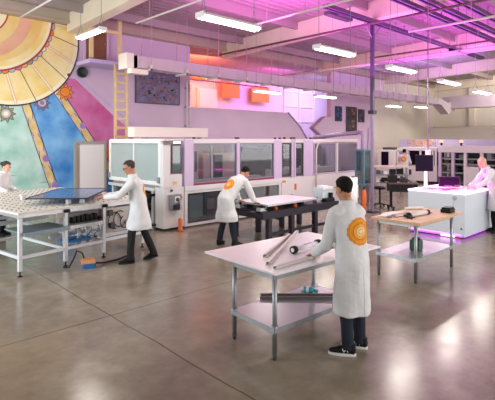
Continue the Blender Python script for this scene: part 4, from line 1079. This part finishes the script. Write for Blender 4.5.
mb = MB(); mb.box(-.8, .8, -3.2, 2.25, 1.52, 1.84); mb.build('top_cover', M['machine_white'], f3, bevel=.02)
for y in (-3.1, -1.9, -.7, .3, 1.0, 1.55, 2.15):
    mb = MB(); mb.box(-.8, -.68, y - .06, y + .06, 0, 1.52); mb.build('post', M['machine_lilac'] if y > 1.5 else M['machine_white'], f3)
for z in (.55, .95, 1.2): mb = MB(); mb.box(-.75, .7, -3.2, 2.2, z, z + .07); mb.build('deck', M['grey'], f3)
mb = MB(); mb.box(.6, .7, -3.2, 2.2, .05, 1.5); mb.build('rear_panel', M['grey'], f3)
rnd = random.Random(9)
for k in range(14):
    y = -3.0 + k * .37; z = (.62, 1.02, 1.27)[k % 3]; h = rnd.uniform(.12, .24)
    mb = MB(); mb.box(-.6, -.1, y, y + rnd.uniform(.15, .3), z, z + h); mb.build('inner_unit', M[('black', 'grey', 'white_paint', 'dark_grey')[rnd.randrange(4)]], f3)
mb = MB(); mb.box(-.76, -.3, -1.2, -.2, .05, .5); mb.build('yellow_guard', mat('guard_olive', '#a39a52', .5), f3); mb = MB(); mb.box(-.76, -.3, .4, 1.0, .05, .9); mb.build('tower', M['machine_white'], f3)
for k, y in enumerate((9.33, 8.42)):
    t = thing('signal_lamp', ('red signal lamp on the far machine, the left one', 'red signal lamp on the far machine, the right one')[k], 'lamp', (XF + .15, y, 1.84), 0, 'signal lamps on the far machine')
    mb = MB(); mb.cyl((0, 0, 0), (0, 0, .14), .05, seg=12); mb.build('stem', M['dark_steel'], t); mb = MB(); mb.cyl((0, 0, .14), (0, 0, .24), .07, seg=12); mb.build('lamp', M['red_lamp'], t)
sh = thing('storage_rack', 'long pale rack along the far wall carrying the lettered board', 'rack', (23.9, 9.5, 0))
for y in (-5.5, -2.5, .5, 3.3):
    mb = MB(); mb.box(-.3, -.22, y - .04, y + .04, 0, 1.66); mb.build('upright', M['grey'], sh); mb = MB(); mb.box(.22, .3, y - .04, y + .04, 0, 1.66); mb.build('upright', M['grey'], sh)
for z in (.5, 1.1, 1.62): mb = MB(); mb.box(-.32, .32, -5.6, 3.4, z, z + .05); mb.build('shelf', M['machine_white'], sh)
bd = thing('lettered_board', 'long pale lilac board with orange lettering on top of the far rack', 'sign', (23.75, 9.4, 1.67))
mb = MB(); mb.box(0, .04, -4.2, 3.2, 0, .46); mb.build('board', mat('board_lilac', '#c9bfdc', .6), bd)
OL = mat('letter_orange', '#e8a860', .6)
for k in range(7):                  # blurred capitals: stems with cross strokes
    y = 2.75 - k * .235
    mb = MB(); mb.box(-.012, 0, y - .17, y - .13, .12, .42); mb.box(-.012, 0, y - .04, y, .12, .42)
    mb.box(-.012, 0, y - .17, y, (.25, .38, .12)[k % 3], (.29, .42, .16)[k % 3])
    if k % 2: mb.box(-.012, 0, y - .11, y - .07, .12, .42)
    mb.build('letter', OL, bd)
mb = MB(); mb.face([(-.008, y, z) for y, z in ((-4.2, .02), (-4.2, .4), (-3.4, .42), (-3.0, .4), (-2.4, .22), (-1.5, .1), (-1.2, .02))]); mb.build('painted_hills', mat('hill_orange', '#c8643c', .7, 0, .25, 4), bd)
mb = MB(); mb.face([(-.010, y, z) for y, z in ((1.2, .0), (.9, .1), (.2, .16), (-.6, .13), (-1.2, .03))]); mb.build('painted_hills', mat('hill_dark', '#5d5560', .7, 0, .25, 4), bd)
t = thing('wall_machine', 'dark rounded unit standing at right of the tall pole, far back', 'machine', (19.2, 12.2, 0)); mb = MB(); mb.box(-.3, .3, -.35, .35, 0, 1.15); mb.build('body', M['dark_steel'], t, bevel=.08); mb = MB(); mb.box(-.31, -.3, -.2, .2, .6, 1.0); mb.build('panel', M['grey'], t)

# ------------------------------------------------------------------ people


def remesh(mb, vox, smooth=2, noise_amp=0.0, seed=0, nscale=9.0):
    bmesh.ops.recalc_face_normals(mb.bm, faces=mb.bm.faces[:])
    me = bpy.data.meshes.new('tmp'); mb.bm.to_mesh(me); mb.bm.free()
    o = bpy.data.objects.new('tmp', me); COL.objects.link(o)
    r = o.modifiers.new('r', 'REMESH'); r.mode = 'VOXEL'; r.voxel_size = vox
    s = o.modifiers.new('s', 'SMOOTH'); s.factor = .5; s.iterations = smooth
    dg = bpy.context.evaluated_depsgraph_get()
    out = bpy.data.meshes.new_from_object(o.evaluated_get(dg))
    bpy.data.objects.remove(o); bpy.data.meshes.remove(me)
    if noise_amp:
        for v in out.vertices:
            p = v.co * nscale + Vector((seed, 0, 0))
            v.co += v.normal * noise_amp * noise.noise(Vector((p.x, p.y, p.z * .55)))
    for p in out.polygons: p.use_smooth = True
    return out


def link_mesh(me, name, mats, parent):
    me.name = name
    me.materials.clear()
    for m in (mats if isinstance(mats, (list, tuple)) else [mats]): me.materials.append(m)
    o = bpy.data.objects.new(name, me); COL.objects.link(o); o.parent = parent
    return o


def basis(u, n):
    """matrix whose Y looks along u, Z close to n"""
    u = Vector(u).normalized(); n = Vector(n); n = (n - u * n.dot(u)).normalized(); x = u.cross(n)
    return Matrix((x, u, n)).transposed()


def hand_mesh(wrist, u, n, side, s, curl=.5, vox=.0042):
    """palm, four unequal jointed fingers and a thumb; n points out of the back of the hand"""
    B = basis(u, n); W = Vector(wrist)
    def P(x, y, z): return W + B @ (Vector((x, y, z)) * s)
    b = MB()
    b.tube([P(0, -.05, 0), P(0, 0, 0), P(0, .035, 0), P(0, .07, 0), P(0, .092, -.002)], [(.026 * s, .02 * s), (.027 * s, .019 * s), (.038 * s, .017 * s), (.042 * s, .015 * s), (.036 * s, .012 * s)], 12, B @ Vector((1, 0, 0)))
    for i, (fx, L, fr) in enumerate(((-.031, .07, .0085), (-.0105, .08, .009), (.0105, .075, .0088), (.031, .058, .0078))):
        fx *= side
        pts = [P(fx * .85, .06, 0), P(fx, .088, .001)]; ang = curl * .35; y, z = .088, .001
        for k, f in enumerate((.45, .31, .24)):
            y += L * f * math.cos(ang); z -= L * f * math.sin(ang); pts.append(P(fx * (1.05 + .05 * k), y, z)); ang += curl * .75
        b.tube(pts, [fr * s, fr * s, fr * s * .98, fr * s * .9, fr * s * .7], 8)
    tx = -side
    b.tube([P(tx * .018, .012, -.002), P(tx * .042, .035, -.01), P(tx * .056, .066, -.02), P(tx * .056, .092, -.028)], [.014 * s, .0125 * s, .0105 * s, .008 * s], 8)
    return remesh(b, vox * s, 1)


def person(label, loc, rz, P, skin, hair, pants='black_cloth', shoes='black', scale=1.0, vox=.012, hvox=.006, face=True, group='workers in white lab coats', logo=None, glasses=False, hairlen=0, shoe_mark=False, bald=False):
    root = thing('person', label, 'person', loc, rz, group)
    S = scale
    V = lambda p: Vector(p) * S
    pel, che, nek, hed = V(P['pelvis']), V(P['chest']), V(P['neck']), V(P['head'])
    sh, el, wr = [V(p) for p in P['sh']], [V(p) for p in P['el']], [V(p) for p in P['wr']]
    hip, kn, an = [V(p) for p in P['hip']], [V(p) for p in P['kn']], [V(p) for p in P['an']]
    # --- head
    Rh = Matrix.Rotation(P.get('hyaw', 0), 3, 'Z') @ Matrix.Rotation(P.get('hpitch', 0), 3, 'X')

    def H(x, y, z): return hed + Rh @ (Vector((x, y, z)) * S)
    b = MB()
    b.ell(H(0, -.012, .035), (.076 * S, .096 * S, .088 * S), Rh)
    b.ell(H(0, .022, -.035), (.060 * S, .070 * S, .078 * S), Rh)
    b.ell(H(0, .052, -.085), (.034 * S, .034 * S, .027 * S), Rh)
    b.ell(H(0, .076, .026), (.05 * S, .02 * S, .014 * S), Rh)            # brow
    b.tube([H(0, .086, .014), H(0, .102, -.012), H(0, .112, -.03), H(0, .092, -.04)], [.009 * S, .011 * S, .015 * S, .012 * S], 8)   # nose
    b.ell(H(0, .087, -.062), (.026 * S, .011 * S, .006 * S), Rh); b.ell(H(0, .085, -.074), (.022 * S, .011 * S, .007 * S), Rh)     # lips
    for s in (-1, 1):
        b.ell(H(s * .038, .066, -.025), (.022 * S, .02 * S, .02 * S), Rh)   # cheek
        b.ell(H(s * .077, -.008, -.012), (.011 * S, .022 * S, .034 * S), Rh)
    b.tube([nek - Vector((0, 0, .09 * S)) + (che - nek) * .15, nek, nek.lerp(hed, .45), H(0, -.02, -.03)], [.085 * S, .062 * S, .056 * S, .06 * S], 14)
    # --- trunk and limbs under the clothes
    up = [pel + Vector((0, 0, -.06 * S)), pel, pel.lerp(che, .5), che, che.lerp(nek, .6), nek]
    b.tube(up, [(.14 * S, .1 * S), (.15 * S, .105 * S), (.13 * S, .095 * S), (.155 * S, .105 * S), (.12 * S, .075 * S), (.055 * S, .055 * S)], 16)
    for i in (0, 1):
        b.tube([che.lerp(nek, .45), sh[i], sh[i].lerp(el[i], .5), el[i], el[i].lerp(wr[i], .4), wr[i]], [.06 * S, .052 * S, .046 * S, .038 * S, .036 * S, .026 * S], 12)
        b.tube([hip[i] + Vector((0, 0, .05 * S)), hip[i], hip[i].lerp(kn[i], .5), kn[i], kn[i].lerp(an[i], .35), an[i], an[i] - Vector((0, 0, .05 * S))], [.07 * S, .08 * S, .068 * S, .05 * S, .05 * S, .036 * S, .034 * S], 12)
    core = remesh(b, min(vox, .009) if face else vox, 2)
    b = MB(); b.addmesh(core); bpy.data.meshes.remove(core)
    hd, hn = P.get('hdir', [None, None]), P.get('hn', [(0, 0, 1), (0, 0, 1)])
    for i in (0, 1):
        u = Vector(hd[i]) if hd[i] else (wr[i] - el[i])
        hm = hand_mesh(wr[i], u, hn[i], -1 if i == 0 else 1, S * 1.0, P.get('curl', .5), .0042 if hvox <= .006 else .007)
        b.addmesh(hm); bpy.data.meshes.remove(hm)
    for s in (-1, 1):
        b.mi = 1; b.ell(H(s * .032, .083, .008), (.013 * S, .009 * S, .008 * S), Rh, 10, 8)
        b.mi = 2; b.ell(H(s * .032, .0895, .008), (.006 * S, .004 * S, .006 * S), Rh, 8, 6)
        b.ell(H(s * .033, .092, .031), (.018 * S, .004 * S, .004 * S), Rh, 8, 6)
    body = b.build('body', [skin, M['eye_white'], M['hair']], root, smooth=True, fix=False)
    # --- hair
    b = MB(); U, N = 40, 24
    rr = (.0835, .104, .0965)
    grid = []
    for j in range(N + 1):
        th = PI * j / N; row = []
        for i in range(U):
            ph = 2 * PI * i / U
            row.append(Vector((rr[0] * math.sin(th) * math.cos(ph), rr[1] * math.sin(th) * math.sin(ph), (rr[2] if math.cos(th) > 0 else .125) * math.cos(th))))
        grid.append(row)

    def keep(p):
        y, z = p.y, p.z
        low = .05 if y > .05 else (.05 - (.05 - y) * 1.4 if y > 0 else -.03 - max(0, -y) * .72)
        low -= hairlen * (1 if y < .0 else 0)
        if bald: low += .03 if y < 0 else .02
        return z > low
    if not bald:
        tp = lambda z: 1 - .2 * max(0, min(1, (-z) / .12))
        vm = {}
        def vv(j, i):
            i %= U
            if (j, i) not in vm:
                p = grid[j][i]; q = p * (1 + .025 * noise.noise(p * 45))
                vm[(j, i)] = b.bm.verts.new(H(q.x * tp(p.z), (q.y - .012 + .02 * (1 - tp(p.z)) / .2) * (tp(p.z) * .5 + .5), q.z + .036))
            return vm[(j, i)]
        for j in range(N):
            for i in range(U):
                c = (grid[j][i] + grid[j + 1][(i + 1) % U]) / 2
                if keep(c):
                    b.bm.faces.new((vv(j, i), vv(j + 1, i), vv(j + 1, i + 1), vv(j, i + 1)))
        bmesh.ops.remove_doubles(b.bm, verts=b.bm.verts, dist=1e-5)
        ho = b.build('hair', hair, root, smooth=True)
        sm = ho.modifiers.new('thick', 'SOLIDIFY'); sm.thickness = .012 * S; sm.offset = -1
        if hairlen > .02:
            b = MB(); b.ell(H(0, -.115, .03), (.04 * S, .04 * S, .04 * S), Rh); b.build('hair_bun', hair, root, smooth=True)
    if glasses:
        b = MB()
        for s in (-1, 1):
            b.tube([H(s * .034 + .022 * math.cos(q), .1, .006 + .017 * math.sin(q)) for q in [k * PI / 6 for k in range(13)]], .0022 * S, 6)
            b.tube([H(s * .056, .1, .008), H(s * .08, .05, .01), H(s * .08, -.01, .008)], .0022 * S, 6)
        b.tube([H(-.012, .1, .008), H(.012, .1, .008)], .0022 * S, 6)
        b.build('glasses', M['black'], root, smooth=True)
    # --- coat
    b = MB(); hem = P.get('hem', .42) * S
    hx = (kn[0] + kn[1]) / 2; hx = Vector((hx.x, hx.y, hem)) + V(P.get('hemoff', (0, 0, 0)))
    mid = Vector((pel.x, pel.y, pel.z)).lerp(hx, .5)
    ax = (sh[1] - sh[0]).normalized()
    cn = che.lerp(nek, .55)
    fl_ = P.get('flare', 1.0); wd = P.get('w', 1.0); hd_ = P.get('hdepth', 1.0)
    b.tube([hx, hx.lerp(mid, .5), mid, pel, pel.lerp(che, .5), che, che.lerp(nek, .35), che.lerp(nek, .68), nek + (nek - che) * .06],
           [(.212 * S * fl_, .172 * S * hd_), (.21 * S * fl_, .168 * S * hd_), (.205 * S * wd, .162 * S * (hd_ * .6 + .4)), (.19 * S * wd, .148 * S), (.18 * S * wd, .14 * S), (.195 * S * wd, .14 * S), (.185 * S * wd, .122 * S), (.125 * S * wd, .088 * S), (.066 * S, .066 * S)], 24, tuple(ax))
    for i in (0, 1):
        w_ = wr[i] - (wr[i] - el[i]).normalized() * .015 * S
        b.tube([cn.lerp(sh[i], .3), cn.lerp(sh[i], .78), sh[i], sh[i].lerp(el[i], .45), el[i], el[i].lerp(w_, .5), w_], [.07 * S, .08 * S, .078 * S, .068 * S, .062 * S, .056 * S, .046 * S], 14)
        b.ell(el[i], (.06 * S,) * 3)
    coat_me = remesh(b, vox, 3, .016 * S if vox <= .012 else .013 * S, len(label) % 50)
    coat = link_mesh(coat_me, 'lab_coat', M['coat'], root)
    # collar
    b = MB(); t_ = (nek - che).normalized(); t_ = (t_ + Vector((0, 0, 1))).normalized(); BB = basis(t_, (0, -1, 0))
    ring = []
    for k in range(20):
        q = 2 * PI * k / 20; ring.append((math.cos(q), math.sin(q)))
    rs = []
    for rad, hgt in ((.088, -.025), (.074, .03), (.07, .032), (.066, -.02)):
        rs.append([nek + (BB @ Vector((c * rad, hgt, s * rad))) * S for c, s in ring])
    b.rings(rs, False); b.build('collar', M['coat'], coat, smooth=True)
    if vox <= .013:
        b = MB(); tree0 = BVHTree.FromPolygons([v.co for v in coat_me.vertices], [list(p.vertices) for p in coat_me.polygons])
        # back vent and side seam as raised stitch lines
        fwd = Vector((0, 1, 0))
        pts = []
        for k in range(14):
            z = hem + .02 + k * .035
            h = tree0.ray_cast(Vector((hx.x, hx.y - 1, z)), fwd)
            if h[0]: pts.append(h[0] - fwd * .001)
        if len(pts) > 3: b.tube(pts, .0035, 6)
        b.build('back_seam', M['coat'], coat, smooth=True)
        for i in (0, 1):
            d_ = (wr[i] - el[i]).normalized(); q = wr[i] - d_ * .03 * S
            b = MB(); b.tube([q, q + d_ * .012 * S], [.051 * S, .05 * S], 14); b.build('cuff', M['coat'], coat, smooth=True)
    # --- trousers
    b = MB()
    b.tube([pel + Vector((0, 0, .04 * S)), pel - Vector((0, 0, .09 * S))], [(.125 * S, .085 * S), (.13 * S, .09 * S)], 16)
    for i in (0, 1):
        b.tube([hip[i] + Vector((0, 0, .02 * S)), hip[i].lerp(kn[i], .5), kn[i], kn[i].lerp(an[i], .4), an[i].lerp(kn[i], .15), an[i] - Vector((0, 0, .035 * S))], [.068 * S, .07 * S, .066 * S, .066 * S, .06 * S, .062 * S], 14)
    tm = remesh(b, vox, 2, .008 * S, 3)
    link_mesh(tm, 'trousers', M[pants], root)
    # --- shoes
    for i in (0, 1):
        ta = P.get('toe', [0, 0])[i]; T = Matrix.Rotation(ta, 3, 'Z'); A = Vector((an[i].x, an[i].y, P.get('lift', [0, 0])[i] * S))
        pit = P.get('tip', [0, 0])[i]; T = T @ Matrix.Rotation(-pit, 3, 'X')
        def G(x, y, z): return A + T @ (Vector((x, y, z)) * S)
        b = MB()
        b.tube([G(0, -.075, .05), G(0, -.06, .052), G(0, -.01, .055), G(0, .06, .05), G(0, .12, .042), G(0, .17, .036), G(0, .19, .033)], [(.02 * S, .02 * S), (.036 * S, .04 * S), (.039 * S, .046 * S), (.041 * S, .034 * S), (.043 * S, .027 * S), (.036 * S, .02 * S), (.012 * S, .01 * S)], 16, T @ Vector((1, 0, 0)))
        b.tube([G(0, -.035, .05), G(0, -.03, .09), G(0, -.03, .115)], [.042 * S, .044 * S, .045 * S], 14)
        b.tube([G(0, -.02, .1), G(0, .1, .065)], [.02 * S, .018 * S], 10)
        sm_ = remesh(b, .007, 1)
        so = link_mesh(sm_, 'shoe', M[shoes], root)
        b = MB(); n = 20; top = []
        outl = [(.038 * math.cos(q) * (1.12 if math.sin(q) > 0 else .95), .06 + .138 * math.sin(q)) for q in [2 * PI * k / n for k in range(n)]]
        b.rings([[G(x * 1.06, y * 1.0, z) for x, y in outl] for z in (.0, .004, .022, .026)])
        b.build('sole', M['white_paint'] if shoe_mark else M['black_rubber'], so, smooth=False)
        if shoe_mark:
            b = MB(); tr = BVHTree.FromPolygons([v.co for v in sm_.vertices], [list(p.vertices) for p in sm_.polygons])
            for sd in (-1, 1):
                zz = [(-.0, .04), (.015, .078), (.04, .042), (.055, .072)]
                for (y0, z0), (y1, z1) in zip(zz, zz[1:]):
                    pts = []
                    for k in range(4):
                        f = k / 3; h = tr.ray_cast(G(sd * .2, y0 + (y1 - y0) * f, z0 + (z1 - z0) * f), T @ Vector((-sd, 0, 0)))
                        if h[0]: pts.append(h[0])
                    if len(pts) > 1: b.tube(pts, .005, 6)
            b.build('side_mark', M['white_paint'], so)
        b = MB()
        for k in range(4): b.cyl(G(-.02, .015 + k * .022, .098 - k * .012), G(.02, .02 + k * .022, .098 - k * .012), .004 * S, seg=6)
        b.build('laces', M[shoes], so)
    # --- round sun emblem on the back of the coat
    if logo:
        tree = BVHTree.FromPolygons([v.co for v in coat_me.vertices], [list(p.vertices) for p in coat_me.polygons])
        c, nrm, rad = V(logo[0]), Vector(logo[1]).normalized(), logo[2] * S
        BL_ = basis(nrm, (0, 0, 1)); b = MB()
        rings_ = [(0, .16, 2), (.16, .22, 0), (.22, .36, 2), (.36, .41, 0), (.41, .56, 1), (.56, .61, 3), (.61, .78, 0), (.78, .83, 1), (.83, 1.0, 0)]
        nseg = 48
        def proj(r, q):
            p = c + BL_ @ Vector((r * math.cos(q), 0, r * math.sin(q)))
            h = tree.ray_cast(p + nrm * .35, -nrm)
            return (h[0] + nrm * .0025) if h[0] and (h[0] - p).length < .25 else p
        for r0, r1, mi in rings_:
            b.mi = mi
            for k in range(nseg):
                q0, q1 = 2 * PI * k / nseg, 2 * PI * (k + 1) / nseg
                sc = lambda r, q: r * rad * (1 + (.05 * abs(math.sin(q * 8)) if r > .95 else 0))
                pts = [proj(sc(r0, q0), q0), proj(sc(r1, q0), q0), proj(sc(r1, q1), q1), proj(sc(r0, q1), q1)]
                if r0 == 0: pts = pts[1:] if False else [proj(0, 0), pts[1], pts[2]]
                b.face(pts)
        b.build('sun_emblem', [M['logo_orange'], M['logo_yellow'], M['logo_pale'], M['logo_rust']], coat, fix=False)
    return root


# nearest worker, back to us, working at the white table
person('man in white coat with orange sun on his back, at the white table in front', (3.9, 2.56, 0), math.radians(-11), dict(
    pelvis=(0, .02, .93), chest=(.0, .07, 1.3), neck=(.0, .1, 1.485), head=(-.015, .125, 1.63), hyaw=-.08, hpitch=-.26,
    w=.93, sh=[(-.148, .1, 1.4), (.148, .085, 1.395)], el=[(-.19, .21, 1.05), (.2, .26, 1.08)], wr=[(-.14, .45, .92), (.16, .45, .95)],
    hdir=[(.1, .85, -.45), (-.2, .8, -.3)], hn=[(.1, .2, 1), (0, .2, 1)],
    hip=[(-.085, .03, .9), (.085, .03, .9)], kn=[(-.085, .03, .5), (.09, .03, .5)], an=[(-.1, -.02, .09), (.12, .03, .09)], toe=[.75, .6], hem=.395, curl=.7, flare=.95),
    M['skin'], M['hair'], 'navy', 'black', .985, .011, .005, logo=((.01, -.1, 1.225), (.0, -1, .05), .132), shoe_mark=True)
# operator at the conveyor table
person('man with glasses in white coat leaning over the conveyor table at left', (4.1, 7.04, 0), math.radians(56), dict(
    pelvis=(0, -.02, .95), chest=(.0, .04, 1.31), neck=(.0, .09, 1.485), head=(0, .145, 1.625), hyaw=.05, hpitch=-.4,
    w=.94, sh=[(-.155, .07, 1.4), (.155, .06, 1.4)], el=[(-.2, .3, 1.16), (.24, .28, 1.15)], wr=[(-.06, .56, 1.13), (.26, .54, 1.12)],
    hdir=[(.1, 1, .0), (-.1, 1, .0)], hip=[(-.09, -.02, .92), (.09, -.02, .92)], kn=[(-.1, .1, .5), (.1, -.1, .5)], an=[(-.1, .12, .09), (.12, -.27, .12)], toe=[.15, -.1], tip=[0, .25], lift=[0, .03],
    hem=.57, hemoff=(0, -.02, 0), hdepth=1.25, curl=.6),
    M['skin'], M['hair_brown'], 'black_cloth', 'black', 1.0, .013, .006, glasses=True, logo=((.03, -.06, 1.24), (.0, -1, .08), .12))
# worker bending over the dark bench
person('person in white coat bending over the dark bench holding the white panel', (6.0, 6.87, 0), math.radians(-88), dict(
    pelvis=(0, -.04, .93), chest=(0, .22, 1.22), neck=(0, .38, 1.345), head=(0, .5, 1.425), hyaw=-.1, hpitch=-.75,
    sh=[(-.17, .33, 1.285), (.17, .33, 1.28)], el=[(-.22, .47, 1.0), (.25, .44, .98)], wr=[(-.2, .55, .83), (.3, .5, .84)],
    hdir=[(.1, .8, -.2), (-.1, .8, -.2)], hip=[(-.09, -.04, .9), (.09, -.04, .9)], kn=[(-.1, -.01, .5), (.1, .02, .5)], an=[(-.17, -.06, .09), (.17, .05, .09)], toe=[.3, -.2],
    hem=.5, hemoff=(0, -.02, 0), flare=1.3, curl=.8),
    M['skin'], M['hair'], 'navy', 'black', 1.0, .013, .006, logo=((.0, .06, 1.2), (.05, -1, .55), .12))
# worker behind the conveyor, at the left edge of the picture
person('dark haired woman in white coat behind the conveyor table at left edge', (3.02, 11.06, 0), math.radians(-140), dict(
    pelvis=(0, .0, .9), chest=(0, .05, 1.23), neck=(0, .1, 1.39), head=(0, .15, 1.51), hyaw=.1, hpitch=-.4,
    sh=[(-.15, .08, 1.32), (.15, .08, 1.32)], el=[(-.2, .1, 1.06), (.2, .1, 1.06)], wr=[(-.16, .3, .97), (.16, .3, .97)],
    hip=[(-.08, 0, .87), (.08, 0, .87)], kn=[(-.09, .02, .48), (.09, .02, .48)], an=[(-.1, 0, .09), (.1, 0, .09)], hem=.5),
    M['skin_pale'], M['hair_brown'], 'black_cloth', 'black', 1.0, .016, .008, hairlen=.03)
# bald worker at the light table
person('bald man in white coat leaning over the glowing cabinet at right edge', (11.28, 3.66, 0), math.radians(46), dict(
    pelvis=(0, -.03, .95), chest=(0, .1, 1.3), neck=(0, .2, 1.47), head=(0, .29, 1.585), hyaw=-.1, hpitch=-.5,
    sh=[(-.17, .15, 1.39), (.17, .15, 1.39)], el=[(-.22, .33, 1.15), (.22, .32, 1.14)], wr=[(-.12, .52, 1.04), (.12, .54, 1.03)],
    hdir=[(.1, 1, -.1), (-.1, 1, -.1)], hip=[(-.09, -.03, .92), (.09, -.03, .92)], kn=[(-.1, .0, .5), (.1, -.02, .5)], an=[(-.11, -.02, .09), (.11, -.05, .09)], toe=[.2, -.2], hem=.5, curl=.6),
    M['skin_pale'], M['hair'], 'black_cloth', 'black', 1.0, .015, .006, bald=True)
# distant worker
person('small distant worker with sun on his back, facing the far machines', (19.3, 10.05, 0), math.radians(-75), dict(
    pelvis=(0, .0, .93), chest=(0, .04, 1.28), neck=(0, .07, 1.45), head=(0, .1, 1.575), hyaw=0, hpitch=-.2,
    sh=[(-.17, .05, 1.37), (.17, .05, 1.37)], el=[(-.25, .2, 1.12), (.25, .15, 1.1)], wr=[(-.2, .44, 1.18), (.2, .36, 1.0)],
    hip=[(-.09, 0, .9), (.09, 0, .9)], kn=[(-.1, .02, .5), (.1, .02, .5)], an=[(-.11, 0, .09), (.11, 0, .09)], hem=.5),
    M['skin'], M['hair'], 'navy', 'black', 1.0, .02, .008, logo=((0, -.08, 1.24), (0, -1, .05), .125))
